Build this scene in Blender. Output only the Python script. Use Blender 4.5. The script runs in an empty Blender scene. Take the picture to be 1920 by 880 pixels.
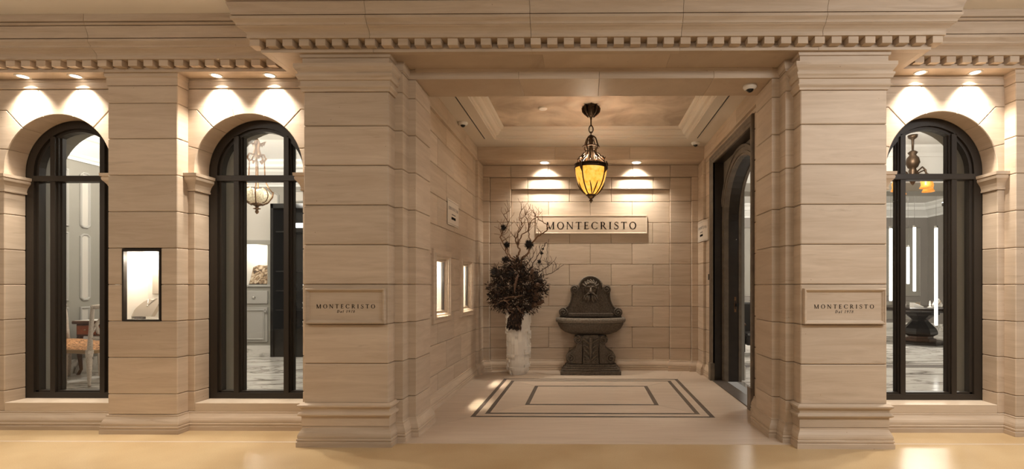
import bpy, bmesh, math, random
from mathutils import Vector, Matrix
R = math.radians
random.seed(11)
sc = bpy.context.scene
COL = sc.collection

# ------------------------------------------------------------------ camera
CAM_H = 1.25
cam_d = bpy.data.cameras.new('camera')
cam_d.sensor_fit = 'HORIZONTAL'
cam_d.sensor_width = 36.0
cam_d.lens = 36.0 * 900.0 / 1920.0
cam_d.shift_x = (960.0 - 1091.4) / 1920.0
cam_d.shift_y = (537.0 - 440.0) / 1920.0
cam_d.clip_start = 0.05
cam = bpy.data.objects.new('camera', cam_d)
COL.objects.link(cam)
cam.location = (-0.054, 0.0, CAM_H)
cam.rotation_euler = (R(90), 0, R(0.55))
sc.camera = cam

# ------------------------------------------------------------------ world, lights, exposure
world = bpy.data.worlds.new('world')
sc.world = world
world.use_nodes = True
wb = world.node_tree.nodes['Background']
wb.inputs[0].default_value = (1.0, 0.88, 0.74, 1)
wb.inputs[1].default_value = 0.24
vs = sc.view_settings
vs.view_transform = 'Standard'
vs.look = 'None'
vs.exposure = 0.0
vs.gamma = 1.0
vs.use_curve_mapping = False


def area(name, loc, rot, size, size_y, power, color):
    d = bpy.data.lights.new(name, 'AREA')
    d.shape = 'RECTANGLE'
    d.size = size
    d.size_y = size_y
    d.energy = power
    d.color = color
    o = bpy.data.objects.new(name, d)
    COL.objects.link(o)
    o.location = loc
    o.rotation_euler = rot
    return o


WARM = (1.0, 0.80, 0.60)
# luminaires in the concourse ceiling, behind and above the photographer
area('concourse_light_right', (3.3, 1.5, 3.42), (R(20), 0, R(0)), 2.6, 1.2, 165, (1.0, 0.98, 0.95))
area('concourse_light_middle', (0.0, 1.5, 3.42), (R(20), 0, 0), 2.0, 1.2, 30, (1.0, 0.92, 0.80))
area('concourse_light_left', (-4.6, 1.5, 3.42), (R(20), 0, R(0)), 2.6, 1.2, 68, (1.0, 0.89, 0.75))

# ------------------------------------------------------------------ materials
M = {}


def nodes_of(name):
    m = bpy.data.materials.new(name)
    m.use_nodes = True
    nt = m.node_tree
    b = nt.nodes['Principled BSDF']
    M[name] = m
    return m, nt, b


def plain(name, color, rough=0.5, metal=0.0, emit=None, estr=0.0, noise=0.0, nscale=20.0, spec=None, bump=0.0):
    m, nt, b = nodes_of(name)
    b.inputs['Base Color'].default_value = (*color, 1)
    b.inputs['Roughness'].default_value = rough
    b.inputs['Metallic'].default_value = metal
    if spec is not None:
        b.inputs['Specular IOR Level'].default_value = spec
    if emit:
        b.inputs['Emission Color'].default_value = (*emit, 1)
        b.inputs['Emission Strength'].default_value = estr
    if noise > 0 or bump > 0:
        n = nt.nodes.new('ShaderNodeTexNoise')
        n.inputs['Scale'].default_value = nscale
        n.inputs['Detail'].default_value = 5
        g = nt.nodes.new('ShaderNodeNewGeometry')
        nt.links.new(g.outputs['Position'], n.inputs['Vector'])
        if noise > 0:
            r = nt.nodes.new('ShaderNodeValToRGB')
            r.color_ramp.elements[0].position = 0.3
            r.color_ramp.elements[1].position = 0.7
            r.color_ramp.elements[0].color = (*[c * (1 - noise) for c in color], 1)
            r.color_ramp.elements[1].color = (*[min(1, c * (1 + noise)) for c in color], 1)
            nt.links.new(n.outputs['Fac'], r.inputs[0])
            nt.links.new(r.outputs[0], b.inputs['Base Color'])
        if bump > 0:
            bp = nt.nodes.new('ShaderNodeBump')
            bp.inputs['Strength'].default_value = bump
            bp.inputs['Distance'].default_value = 0.01
            nt.links.new(n.outputs['Fac'], bp.inputs['Height'])
            nt.links.new(bp.outputs[0], b.inputs['Normal'])
    return m


def stone(name, light, dark, vein, rough=0.5, stretch=(0.7, 0.7, 7.0), rnd=0.10):
    """sawn limestone: bedding streaks that run level, a tone of its own for each block, small pits"""
    m, nt, b = nodes_of(name)
    N = nt.nodes.new
    L = nt.links.new
    g = N('ShaderNodeNewGeometry')
    oi = N('ShaderNodeObjectInfo')
    mul = N('ShaderNodeMath'); mul.operation = 'MULTIPLY'; mul.inputs[1].default_value = 37.0
    L(oi.outputs['Random'], mul.inputs[0])
    add = N('ShaderNodeVectorMath'); add.operation = 'ADD'
    L(g.outputs['Position'], add.inputs[0]); L(mul.outputs[0], add.inputs[1])
    mp = N('ShaderNodeMapping'); mp.inputs['Scale'].default_value = stretch
    L(add.outputs[0], mp.inputs[0])
    n1 = N('ShaderNodeTexNoise'); n1.inputs['Scale'].default_value = 2.3; n1.inputs['Detail'].default_value = 8
    n1.inputs['Roughness'].default_value = 0.62; n1.inputs['Distortion'].default_value = 0.7
    L(mp.outputs[0], n1.inputs['Vector'])
    r1 = N('ShaderNodeValToRGB')
    r1.color_ramp.elements[0].position = 0.32; r1.color_ramp.elements[1].position = 0.68
    r1.color_ramp.elements[0].color = (*dark, 1); r1.color_ramp.elements[1].color = (*light, 1)
    L(n1.outputs['Fac'], r1.inputs[0])
    # thin dark veins
    mp2 = N('ShaderNodeMapping'); mp2.inputs['Scale'].default_value = (stretch[0] * 1.6, stretch[1] * 1.6, stretch[2] * 1.9)
    mp2.inputs['Location'].default_value = (3.1, 7.7, 1.3)
    L(add.outputs[0], mp2.inputs[0])
    n2 = N('ShaderNodeTexNoise'); n2.inputs['Scale'].default_value = 1.7; n2.inputs['Detail'].default_value = 6
    n2.inputs['Distortion'].default_value = 1.2
    L(mp2.outputs[0], n2.inputs['Vector'])
    r2 = N('ShaderNodeValToRGB')
    r2.color_ramp.elements[0].position = 0.63; r2.color_ramp.elements[1].position = 0.78
    r2.color_ramp.elements[0].color = (0, 0, 0, 1); r2.color_ramp.elements[1].color = (0.55, 0.55, 0.55, 1)
    L(n2.outputs['Fac'], r2.inputs[0])
    mx = N('ShaderNodeMix'); mx.data_type = 'RGBA'
    L(r2.outputs[0], mx.inputs[0]); L(r1.outputs[0], mx.inputs[6])
    mx.inputs[7].default_value = (*vein, 1)
    hsv = N('ShaderNodeHueSaturation')
    mr = N('ShaderNodeMapRange'); mr.inputs[3].default_value = 1 - rnd; mr.inputs[4].default_value = 1 + rnd * 0.7
    L(oi.outputs['Random'], mr.inputs[0]); L(mr.outputs[0], hsv.inputs['Value'])
    L(mx.outputs[2], hsv.inputs['Color'])
    # pits
    v = N('ShaderNodeTexVoronoi'); v.inputs['Scale'].default_value = 9.0
    L(add.outputs[0], v.inputs['Vector'])
    r3 = N('ShaderNodeValToRGB')
    r3.color_ramp.elements[0].position = 0.018; r3.color_ramp.elements[1].position = 0.04
    r3.color_ramp.elements[0].color = (0.45, 0.36, 0.28, 1); r3.color_ramp.elements[1].color = (1, 1, 1, 1)
    L(v.outputs['Distance'], r3.inputs[0])
    m3 = N('ShaderNodeMix'); m3.data_type = 'RGBA'; m3.blend_type = 'MULTIPLY'; m3.inputs[0].default_value = 0.8
    L(hsv.outputs[0], m3.inputs[6]); L(r3.outputs[0], m3.inputs[7])
    L(m3.outputs[2], b.inputs['Base Color'])
    b.inputs['Roughness'].default_value = rough
    b.inputs['Specular IOR Level'].default_value = 0.3
    bp = N('ShaderNodeBump'); bp.inputs['Strength'].default_value = 0.12; bp.inputs['Distance'].default_value = 0.004
    L(n1.outputs['Fac'], bp.inputs['Height']); L(bp.outputs[0], b.inputs['Normal'])
    return m


stone('limestone', (0.62, 0.50, 0.385), (0.505, 0.39, 0.285), (0.33, 0.235, 0.16))
stone('limestone_sill', (0.66, 0.54, 0.42), (0.60, 0.48, 0.36), (0.45, 0.34, 0.25), rnd=0.04)
stone('floor_limestone', (0.60, 0.49, 0.385), (0.53, 0.42, 0.325), (0.38, 0.29, 0.215), rough=0.45, stretch=(0.7, 7.0, 1.0), rnd=0.05)
plain('mortar', (0.16, 0.115, 0.08), 0.9)
plain('inlay', (0.115, 0.095, 0.08), 0.35, noise=0.25, nscale=30)
plain('bronze_frame', (0.028, 0.021, 0.0155), 0.42, spec=0.35)
plain('plaster', (0.86, 0.82, 0.77), 0.8)
plain('plaster_white', (0.70, 0.62, 0.52), 0.7)
plain('ceiling_white', (0.78, 0.77, 0.74), 0.8)
plain('grey_paint', (0.30, 0.28, 0.24), 0.6)
plain('grey_panel', (0.40, 0.38, 0.345), 0.6)
plain('cream_panel', (0.58, 0.54, 0.48), 0.6)
plain('taupe_paint', (0.25, 0.225, 0.20), 0.6)
plain('black', (0.012, 0.011, 0.010), 0.4)
plain('black_gloss', (0.01, 0.009, 0.008), 0.12)
plain('ink', (0.008, 0.006, 0.005), 0.9, spec=0.05)
plain('ink_grey', (0.14, 0.12, 0.11), 0.7)
plain('paper', (0.70, 0.62, 0.53), 0.7)
plain('white_plastic', (0.82, 0.78, 0.72), 0.45)
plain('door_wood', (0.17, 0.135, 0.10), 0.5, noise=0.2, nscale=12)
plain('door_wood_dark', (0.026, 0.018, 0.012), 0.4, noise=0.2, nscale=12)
plain('steel', (0.6, 0.58, 0.54), 0.3, 1.0)
plain('antique_bronze', (0.055, 0.032, 0.017), 0.42, 0.7, noise=0.5, nscale=60)
plain('gilt_bronze', (0.22, 0.12, 0.06), 0.4, 0.6, noise=0.4, nscale=60)
plain('vase_white', (0.80, 0.74, 0.66), 0.38)
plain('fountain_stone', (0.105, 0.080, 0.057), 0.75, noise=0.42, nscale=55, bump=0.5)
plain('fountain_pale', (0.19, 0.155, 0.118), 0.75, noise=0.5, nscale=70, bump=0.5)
plain('rust', (0.42, 0.16, 0.04), 0.7, noise=0.4, nscale=80)
plain('branch', (0.21, 0.115, 0.06), 0.7, noise=0.3, nscale=70)
plain('branch_dark', (0.075, 0.042, 0.025), 0.8)
plain('dried_brown', (0.030, 0.017, 0.011), 0.85, noise=0.6, nscale=60)
plain('dried_tan', (0.115, 0.062, 0.036), 0.85, noise=0.5, nscale=80)
plain('dried_black', (0.018, 0.013, 0.011), 0.85)
plain('case_white', (0.80, 0.76, 0.70), 0.6)
plain('lamp_disc', (1, 1, 1), 0.5, emit=(1.0, 0.90, 0.76), estr=9.0)
plain('lamp_disc_small', (1, 1, 1), 0.5, emit=(1.0, 0.92, 0.80), estr=6.0)
plain('white_glow', (1, 1, 1), 0.5, emit=(1.0, 0.98, 0.94), estr=3.0)  # white glow for the showcase strip and the added tubes that imitate window reflections
plain('bust_velvet', (0.42, 0.36, 0.30), 0.75)
plain('silver', (0.75, 0.74, 0.72), 0.2, 1.0)
plain('chair_paint', (0.56, 0.47, 0.39), 0.45, noise=0.18, nscale=90)
plain('chair_gold', (0.33, 0.20, 0.09), 0.45, 0.3)
plain('brocade', (0.46, 0.23, 0.10), 0.8, noise=0.7, nscale=45)
plain('mahogany', (0.105, 0.045, 0.020), 0.3, noise=0.4, nscale=10)
plain('mahogany_red', (0.30, 0.085, 0.030), 0.3, noise=0.3, nscale=14)
plain('urn_wood', (0.022, 0.015, 0.011), 0.22)
plain('urn_side', (0.10, 0.05, 0.028), 0.25)
plain('crystal', (0.80, 0.66, 0.48), 0.25, emit=(1.0, 0.72, 0.42), estr=0.35, noise=0.6, nscale=55)
plain('amber_shade', (0.62, 0.26, 0.05), 0.3, emit=(1.0, 0.36, 0.05), estr=0.75, noise=0.4, nscale=25)
plain('artwork_dark', (0.05, 0.03, 0.02), 0.6)
plain('leather_dark', (0.02, 0.016, 0.013), 0.5)


def amber_glass():
    m, nt, b = nodes_of('amber_glass')
    N = nt.nodes.new; L = nt.links.new
    g = N('ShaderNodeNewGeometry')
    n = N('ShaderNodeTexNoise'); n.inputs['Scale'].default_value = 26; n.inputs['Detail'].default_value = 4
    L(g.outputs['Position'], n.inputs['Vector'])
    r = N('ShaderNodeValToRGB')
    r.color_ramp.elements[0].position = 0.3; r.color_ramp.elements[1].position = 0.72
    r.color_ramp.elements[0].color = (0.90, 0.36, 0.02, 1); r.color_ramp.elements[1].color = (1.0, 0.62, 0.13, 1)
    L(n.outputs['Fac'], r.inputs[0])
    L(r.outputs[0], b.inputs['Base Color']); L(r.outputs[0], b.inputs['Emission Color'])
    b.inputs['Emission Strength'].default_value = 1.0
    b.inputs['Roughness'].default_value = 0.3


amber_glass()


def glass():
    m, nt, b = nodes_of('glass')
    nt.nodes.remove(b)
    N = nt.nodes.new; L = nt.links.new
    t = N('ShaderNodeBsdfTransparent'); t.inputs[0].default_value = (0.97, 0.975, 0.965, 1)
    gl = N('ShaderNodeBsdfGlossy'); gl.inputs['Roughness'].default_value = 0.02
    lw_ = N('ShaderNodeLayerWeight'); lw_.inputs['Blend'].default_value = 0.5
    pw = N('ShaderNodeMath'); pw.operation = 'POWER'; pw.inputs[1].default_value = 5.0
    L(lw_.outputs['Facing'], pw.inputs[0])
    ma = N('ShaderNodeMath'); ma.operation = 'MULTIPLY_ADD'; ma.inputs[1].default_value = 0.96; ma.inputs[2].default_value = 0.03
    L(pw.outputs[0], ma.inputs[0])
    mx = N('ShaderNodeMixShader')
    L(ma.outputs[0], mx.inputs[0]); L(t.outputs[0], mx.inputs[1]); L(gl.outputs[0], mx.inputs[2])
    L(mx.outputs[0], nt.nodes['Material Output'].inputs[0])


glass()


def marble():
    m, nt, b = nodes_of('marble')
    N = nt.nodes.new; L = nt.links.new
    g = N('ShaderNodeNewGeometry')
    mp = N('ShaderNodeMapping'); mp.inputs['Scale'].default_value = (0.8, 2.2, 2.0); mp.inputs['Rotation'].default_value = (0, 0, R(18))
    L(g.outputs['Position'], mp.inputs[0])
    n = N('ShaderNodeTexNoise'); n.inputs['Scale'].default_value = 1.5; n.inputs['Detail'].default_value = 9
    n.inputs['Roughness'].default_value = 0.68; n.inputs['Distortion'].default_value = 1.8
    L(mp.outputs[0], n.inputs['Vector'])
    r = N('ShaderNodeValToRGB')
    e = r.color_ramp.elements
    e[0].position = 0.36; e[0].color = (0.18, 0.16, 0.14, 1)
    e[1].position = 0.62; e[1].color = (0.80, 0.77, 0.72, 1)
    x = e.new(0.45); x.color = (0.52, 0.49, 0.45, 1)
    x = e.new(0.50); x.color = (0.74, 0.71, 0.66, 1)
    L(n.outputs['Fac'], r.inputs[0]); L(r.outputs[0], b.inputs['Base Color'])
    b.inputs['Roughness'].default_value = 0.16


marble()


def hall_floor():
    m, nt, b = nodes_of('hall_floor')
    N = nt.nodes.new; L = nt.links.new
    g = N('ShaderNodeNewGeometry')
    n = N('ShaderNodeTexNoise'); n.inputs['Scale'].default_value = 2.2; n.inputs['Detail'].default_value = 3
    n2 = N('ShaderNodeTexNoise'); n2.inputs['Scale'].default_value = 160; n2.inputs['Detail'].default_value = 3
    L(g.outputs['Position'], n.inputs['Vector']); L(g.outputs['Position'], n2.inputs['Vector'])
    r = N('ShaderNodeValToRGB')
    r.color_ramp.elements[0].position = 0.3; r.color_ramp.elements[1].position = 0.7
    r.color_ramp.elements[0].color = (0.52, 0.36, 0.19, 1); r.color_ramp.elements[1].color = (0.62, 0.46, 0.265, 1)
    L(n.outputs['Fac'], r.inputs[0])
    r2 = N('ShaderNodeValToRGB')
    r2.color_ramp.elements[0].position = 0.3; r2.color_ramp.elements[1].position = 0.65
    r2.color_ramp.elements[0].color = (0.72, 0.70, 0.66, 1); r2.color_ramp.elements[1].color = (1.0, 1.0, 1.0, 1)
    L(n2.outputs['Fac'], r2.inputs[0])
    mx = N('ShaderNodeMix'); mx.data_type = 'RGBA'; mx.blend_type = 'MULTIPLY'; mx.inputs[0].default_value = 0.6
    L(r.outputs[0], mx.inputs[6]); L(r2.outputs[0], mx.inputs[7])
    L(mx.outputs[2], b.inputs['Base Color'])
    b.inputs['Roughness'].default_value = 0.30
    b.inputs['Specular IOR Level'].default_value = 0.5


hall_floor()


def clouds():
    m, nt, b = nodes_of('painted_ceiling')
    N = nt.nodes.new; L = nt.links.new
    g = N('ShaderNodeNewGeometry')
    n = N('ShaderNodeTexNoise'); n.inputs['Scale'].default_value = 2.6; n.inputs['Detail'].default_value = 5
    n.inputs['Distortion'].default_value = 0.6
    L(g.outputs['Position'], n.inputs['Vector'])
    r = N('ShaderNodeValToRGB')
    r.color_ramp.elements[0].position = 0.35; r.color_ramp.elements[1].position = 0.66
    r.color_ramp.elements[0].color = (0.40, 0.31, 0.23, 1); r.color_ramp.elements[1].color = (0.66, 0.55, 0.43, 1)
    L(n.outputs['Fac'], r.inputs[0]); L(r.outputs[0], b.inputs['Base Color'])
    b.inputs['Roughness'].default_value = 0.75


clouds()


def picture():
    m, nt, b = nodes_of('mottled_print')
    N = nt.nodes.new; L = nt.links.new
    g = N('ShaderNodeNewGeometry')
    n = N('ShaderNodeTexNoise'); n.inputs['Scale'].default_value = 9; n.inputs['Detail'].default_value = 6
    n.inputs['Distortion'].default_value = 2.0
    L(g.outputs['Position'], n.inputs['Vector'])
    r = N('ShaderNodeValToRGB')
    e = r.color_ramp.elements
    e[0].position = 0.38; e[0].color = (0.06, 0.035, 0.02, 1)
    e[1].position = 0.6; e[1].color = (0.62, 0.50, 0.36, 1)
    x = e.new(0.48); x.color = (0.30, 0.19, 0.10, 1)
    L(n.outputs['Fac'], r.inputs[0]); L(r.outputs[0], b.inputs['Base Color'])


picture()

# ------------------------------------------------------------------ builders


def wl(o):
    v = Vector((0, 0, 0))
    while o is not None:
        v += o.location
        o = o.parent
    return v


def link(o, parent=None):
    COL.objects.link(o)
    if parent is not None:
        o.parent = parent
    return o


def tag(o, label=None, cat=None, group=None, kind=None):
    if label:
        o['label'] = label
    if cat:
        o['category'] = cat
    if group:
        o['group'] = group
    if kind:
        o['kind'] = kind
    return o


def thing(name, label, cat, loc=(0, 0, 0), group=None, rz=0.0, kind=None):
    o = bpy.data.objects.new(name, None)
    o.empty_display_size = 0.1
    o.location = loc
    o.rotation_euler = (0, 0, rz)
    COL.objects.link(o)
    return tag(o, label, cat, group, kind)


def offset_poly(poly, d):
    """inset a CCW polygon by d (mitred)"""
    n = len(poly)
    out = []
    for i in range(n):
        p0 = Vector(poly[i - 1]); p1 = Vector(poly[i]); p2 = Vector(poly[(i + 1) % n])
        e1 = (p1 - p0); e2 = (p2 - p1)
        if e1.length < 1e-9 or e2.length < 1e-9:
            out.append((p1.x, p1.y)); continue
        e1.normalize(); e2.normalize()
        n1 = Vector((-e1.y, e1.x)); n2 = Vector((-e2.y, e2.x))
        k = 1.0 + n1.dot(n2)
        m = (n1 + n2) / max(k, 0.2)
        q = p1 + m * d
        out.append((q.x, q.y))
    return out


class MB:
    def __init__(self):
        self.v = []
        self.f = []

    def add(self, vs_, fs_):
        o = len(self.v)
        self.v.extend([tuple(p) for p in vs_])
        self.f.extend([tuple(i + o for i in f) for f in fs_])
        return self

    def box(self, x0, x1, y0, y1, z0, z1, c=0.0):
        if c <= 0:
            vs_ = [(x, y, z) for z in (z0, z1) for y in (y0, y1) for x in (x0, x1)]
            return self.add(vs_, [(0, 2, 3, 1), (4, 5, 7, 6), (0, 1, 5, 4), (2, 6, 7, 3), (0, 4, 6, 2), (1, 3, 7, 5)])
        vs_, fs_ = chamfer_box(x1 - x0, y1 - y0, z1 - z0, c)
        cx, cy, cz = (x0 + x1) / 2, (y0 + y1) / 2, (z0 + z1) / 2
        return self.add([(a + cx, b + cy, d + cz) for a, b, d in vs_], fs_)

    def prism(self, poly, a0, a1, axis='z', c=0.0):
        """extrude a CCW polygon; axis z: (x,y); axis y: (x,z); axis x: (y,z)"""
        def place(p, a):
            if axis == 'z':
                return (p[0], p[1], a)
            if axis == 'y':
                return (p[0], a, p[1])
            return (a, p[0], p[1])
        n = len(poly)
        rings = []
        if c > 0:
            ins = offset_poly(poly, c)
            rings = [(ins, a0), (poly, a0 + c), (poly, a1 - c), (ins, a1)]
        else:
            rings = [(poly, a0), (poly, a1)]
        vs_ = [place(p, a) for ring, a in rings for p in ring]
        fs_ = []
        for k in range(len(rings) - 1):
            for i in range(n):
                j = (i + 1) % n
                q = (k * n + i, k * n + j, (k + 1) * n + j, (k + 1) * n + i)
                fs_.append(q if axis != 'y' else q[::-1])
        bot = tuple(range(n))[::-1]
        top = tuple(range((len(rings) - 1) * n, len(rings) * n))
        if axis == 'y':
            bot, top = bot[::-1], top[::-1]
        fs_ += [bot, top]
        return self.add(vs_, fs_)

    def lathe(self, prof, cx=0, cy=0, n=24, cap=True, a0=0.0, a1=2 * math.pi):
        full = abs(a1 - a0 - 2 * math.pi) < 1e-6
        m = n if full else n + 1
        vs_ = []
        for r, z in prof:
            for i in range(m):
                a = a0 + (a1 - a0) * i / n
                vs_.append((cx + r * math.cos(a), cy + r * math.sin(a), z))
        fs_ = []
        for k in range(len(prof) - 1):
            for i in range(n):
                j = (i + 1) % m
                fs_.append((k * m + i, k * m + j, (k + 1) * m + j, (k + 1) * m + i))
        if cap and full:
            fs_.append(tuple(range(m))[::-1])
            fs_.append(tuple(range((len(prof) - 1) * m, len(prof) * m)))
        return self.add(vs_, fs_)

    def tube(self, pts, rad, n=6, closed=False):
        pts = [Vector(p) for p in pts]
        k = len(pts)
        if not isinstance(rad, (list, tuple)):
            rad = [rad] * k
        up = Vector((0.123, 0.321, 0.94)).normalized()
        vs_ = []
        pn = None
        for i, p in enumerate(pts):
            if closed:
                t = pts[(i + 1) % k] - pts[i - 1]
            else:
                t = pts[min(i + 1, k - 1)] - pts[max(i - 1, 0)]
            if t.length < 1e-9:
                t = Vector((0, 0, 1))
            t.normalize()
            a = pn if pn is not None else up.cross(t)
            a = a - t * a.dot(t)
            if a.length < 1e-4:
                a = Vector((1, 0, 0)).cross(t)
            a.normalize()
            pn = a
            b = t.cross(a)
            for j in range(n):
                w = 2 * math.pi * j / n
                vs_.append(p + (a * math.cos(w) + b * math.sin(w)) * rad[i])
        fs_ = []
        for i in range(k if closed else k - 1):
            for j in range(n):
                i2 = (i + 1) % k
                fs_.append((i * n + j, i * n + (j + 1) % n, i2 * n + (j + 1) % n, i2 * n + j))
        if not closed:
            fs_.append(tuple(range(n))[::-1])
            fs_.append(tuple(range((k - 1) * n, k * n)))
        return self.add(vs_, fs_)

    def ball(self, c, r, nu=10, nv=7, s=(1, 1, 1)):
        vs_ = [(c[0], c[1], c[2] - r * s[2])]
        for i in range(1, nv):
            a = math.pi * i / nv
            for j in range(nu):
                w = 2 * math.pi * j / nu
                vs_.append((c[0] + r * s[0] * math.sin(a) * math.cos(w), c[1] + r * s[1] * math.sin(a) * math.sin(w), c[2] - r * s[2] * math.cos(a)))
        vs_.append((c[0], c[1], c[2] + r * s[2]))
        fs_ = []
        for j in range(nu):
            fs_.append((0, 1 + (j + 1) % nu, 1 + j))
            for i in range(nv - 2):
                a = 1 + i * nu
                fs_.append((a + j, a + (j + 1) % nu, a + nu + (j + 1) % nu, a + nu + j))
            fs_.append((1 + (nv - 2) * nu + j, 1 + (nv - 2) * nu + (j + 1) % nu, len(vs_) - 1))
        return self.add(vs_, fs_)

    def sweep(self, prof, path, closed=False, plane='xy', level=0.0):
        """prof: closed list of (p, h): p sideways to the right of travel, h up; path in the xy plane, mitred corners.
        plane 'yz': path in (y,z), h towards -x from x=level; 'xz': path in (x,z), h towards -y from y=level"""
        P = [Vector(p) for p in path]
        k = len(P)
        dirs = []
        for i in range(k):
            def nrm(a, b):
                d = (b - a).normalized()
                return Vector((d.y, -d.x))
            if closed:
                n1 = nrm(P[i - 1], P[i]); n2 = nrm(P[i], P[(i + 1) % k])
            else:
                n1 = nrm(P[max(i - 1, 0)], P[max(i, 1)]) if i > 0 else nrm(P[0], P[1])
                n2 = nrm(P[i], P[i + 1]) if i < k - 1 else n1
            dirs.append((n1 + n2) / max(0.2, 1 + n1.dot(n2)))
        m = len(prof)
        vs_ = []
        for i in range(k):
            for p, h in prof:
                q = P[i] + dirs[i] * p
                if plane == 'xy':
                    vs_.append((q.x, q.y, h))
                elif plane == 'yz':
                    vs_.append((level - h, q.x, q.y))
                else:
                    vs_.append((q.x, level - h, q.y))
        fs_ = []
        for i in range(k if closed else k - 1):
            i2 = (i + 1) % k
            for j in range(m):
                j2 = (j + 1) % m
                fs_.append((i * m + j, i2 * m + j, i2 * m + j2, i * m + j2))
        if not closed:
            fs_.append(tuple(range(m)))
            fs_.append(tuple(range((k - 1) * m, k * m))[::-1])
        return self.add(vs_, fs_)

    def build(self, name, mat, parent=None, smooth=False, local=False, fix=True):
        me = bpy.data.meshes.new(name)
        off = Vector((0, 0, 0)) if (local or parent is None) else wl(parent)
        me.from_pydata([(a - off.x, b - off.y, c - off.z) for a, b, c in self.v], [], self.f)
        if fix:
            bm = bmesh.new()
            bm.from_mesh(me)
            bmesh.ops.recalc_face_normals(bm, faces=bm.faces)
            bm.to_mesh(me)
            bm.free()
        me.materials.append(M[mat])
        if smooth == 'auto':
            me.shade_smooth()
            me.set_sharp_from_angle(angle=R(35))
        elif smooth:
            me.shade_smooth()
        o = bpy.data.objects.new(name, me)
        return link(o, parent)


def chamfer_box(dx, dy, dz, c):
    hx, hy, hz = dx / 2, dy / 2, dz / 2
    c = min(c, hx * 0.45, hy * 0.45, hz * 0.45)
    v = []
    idx = {}
    for sx in (-1, 1):
        for sy in (-1, 1):
            for sz in (-1, 1):
                for ax in range(3):
                    q = [sx * (hx - c), sy * (hy - c), sz * (hz - c)]
                    q[ax] = (sx * hx, sy * hy, sz * hz)[ax]
                    idx[(sx, sy, sz, ax)] = len(v)
                    v.append(tuple(q))
    f = []
    S = ((-1, -1), (1, -1), (1, 1), (-1, 1))
    for s in (-1, 1):
        f.append([idx[(s, a, b, 0)] for a, b in S][::s])
        f.append([idx[(a, s, b, 1)] for a, b in S][::-s])
        f.append([idx[(a, b, s, 2)] for a, b in S][::s])
    for a in (-1, 1):
        for b in (-1, 1):
            f.append([idx[(a, b, -1, 0)], idx[(a, b, 1, 0)], idx[(a, b, 1, 1)], idx[(a, b, -1, 1)]])
            f.append([idx[(a, -1, b, 0)], idx[(a, 1, b, 0)], idx[(a, 1, b, 2)], idx[(a, -1, b, 2)]])
            f.append([idx[(-1, a, b, 1)], idx[(1, a, b, 1)], idx[(1, a, b, 2)], idx[(-1, a, b, 2)]])
    for sx in (-1, 1):
        for sy in (-1, 1):
            for sz in (-1, 1):
                f.append([idx[(sx, sy, sz, 0)], idx[(sx, sy, sz, 1)], idx[(sx, sy, sz, 2)]])
    return v, f


_blocks = {}
GAP = 0.0015


def block(parent, x0, x1, y0, y1, z0, z1, name='stone_block', mat='limestone', c=0.0055, gap=GAP):
    """one ashlar block with eased edges; alike blocks share mesh data"""
    x0 += gap; x1 -= gap; z0 += gap; z1 -= gap; y0 += 0.0; y1 -= gap
    key = (round(x1 - x0, 4), round(y1 - y0, 4), round(z1 - z0, 4), mat, c)
    me = _blocks.get(key)
    if me is None:
        v, f = chamfer_box(*key[:3], c)
        me = bpy.data.meshes.new('stone_block')
        me.from_pydata(v, [], f)
        bm = bmesh.new(); bm.from_mesh(me)
        bmesh.ops.recalc_face_normals(bm, faces=bm.faces)
        bm.to_mesh(me); bm.free()
        me.materials.append(M[mat])
        _blocks[key] = me
    o = bpy.data.objects.new(name, me)
    link(o, parent)
    o.location = Vector(((x0 + x1) / 2, (y0 + y1) / 2, (z0 + z1) / 2)) - (wl(parent) if parent else Vector())
    return o


def spot(name, loc, target, power, angle, blend, color, radius=0.02):
    d = bpy.data.lights.new(name, 'SPOT')
    d.energy = power
    d.spot_size = R(angle)
    d.spot_blend = blend
    d.color = color
    d.shadow_soft_size = radius
    o = bpy.data.objects.new(name, d)
    COL.objects.link(o)
    o.location = loc
    o.rotation_euler = (Vector(target) - Vector(loc)).to_track_quat('-Z', 'Y').to_euler()
    return o


def bulb(name, loc, power, color, radius=0.05):
    d = bpy.data.lights.new(name, 'POINT')
    d.energy = power
    d.color = color
    d.shadow_soft_size = radius
    o = bpy.data.objects.new(name, d)
    COL.objects.link(o)
    o.location = loc
    return o


# ------------------------------------------------------------------ Roman lettering, cut as flat strokes
def ring_arc(cx, cy, rx, ry, tx, ty, a0, a1, n=22):
    out = []
    for i in range(n):
        q = []
        for a, rr in ((a0 + (a1 - a0) * i / n, 0), (a0 + (a1 - a0) * (i + 1) / n, 0), (a0 + (a1 - a0) * (i + 1) / n, 1), (a0 + (a1 - a0) * i / n, 1)):
            ca, sa = math.cos(R(a)), math.sin(R(a))
            q.append((cx + (rx - tx * rr) * ca, cy + (ry - ty * rr) * sa))
        out.append(q)
    return out


def seg(x0, y0, x1, y1, w):
    """a stroke with level ends"""
    if abs(y1 - y0) < abs(x1 - x0) * 0.2:
        return [[(x0, y0 - w / 2), (x1, y1 - w / 2), (x1, y1 + w / 2), (x0, y0 + w / 2)]]
    return [[(x0 - w / 2, y0), (x0 + w / 2, y0), (x1 + w / 2, y1), (x1 - w / 2, y1)]]


def curve(pts, ws):
    out = []
    n = len(pts)
    off = []
    for i in range(n):
        a = Vector(pts[max(i - 1, 0)]); b = Vector(pts[min(i + 1, n - 1)])
        d = (b - a).normalized()
        nn = Vector((-d.y, d.x)) * ws[i] / 2
        p = Vector(pts[i])
        off.append((p + nn, p - nn))
    for i in range(n - 1):
        out.append([tuple(off[i][0]), tuple(off[i + 1][0]), tuple(off[i + 1][1]), tuple(off[i][1])])
    return out


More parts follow.
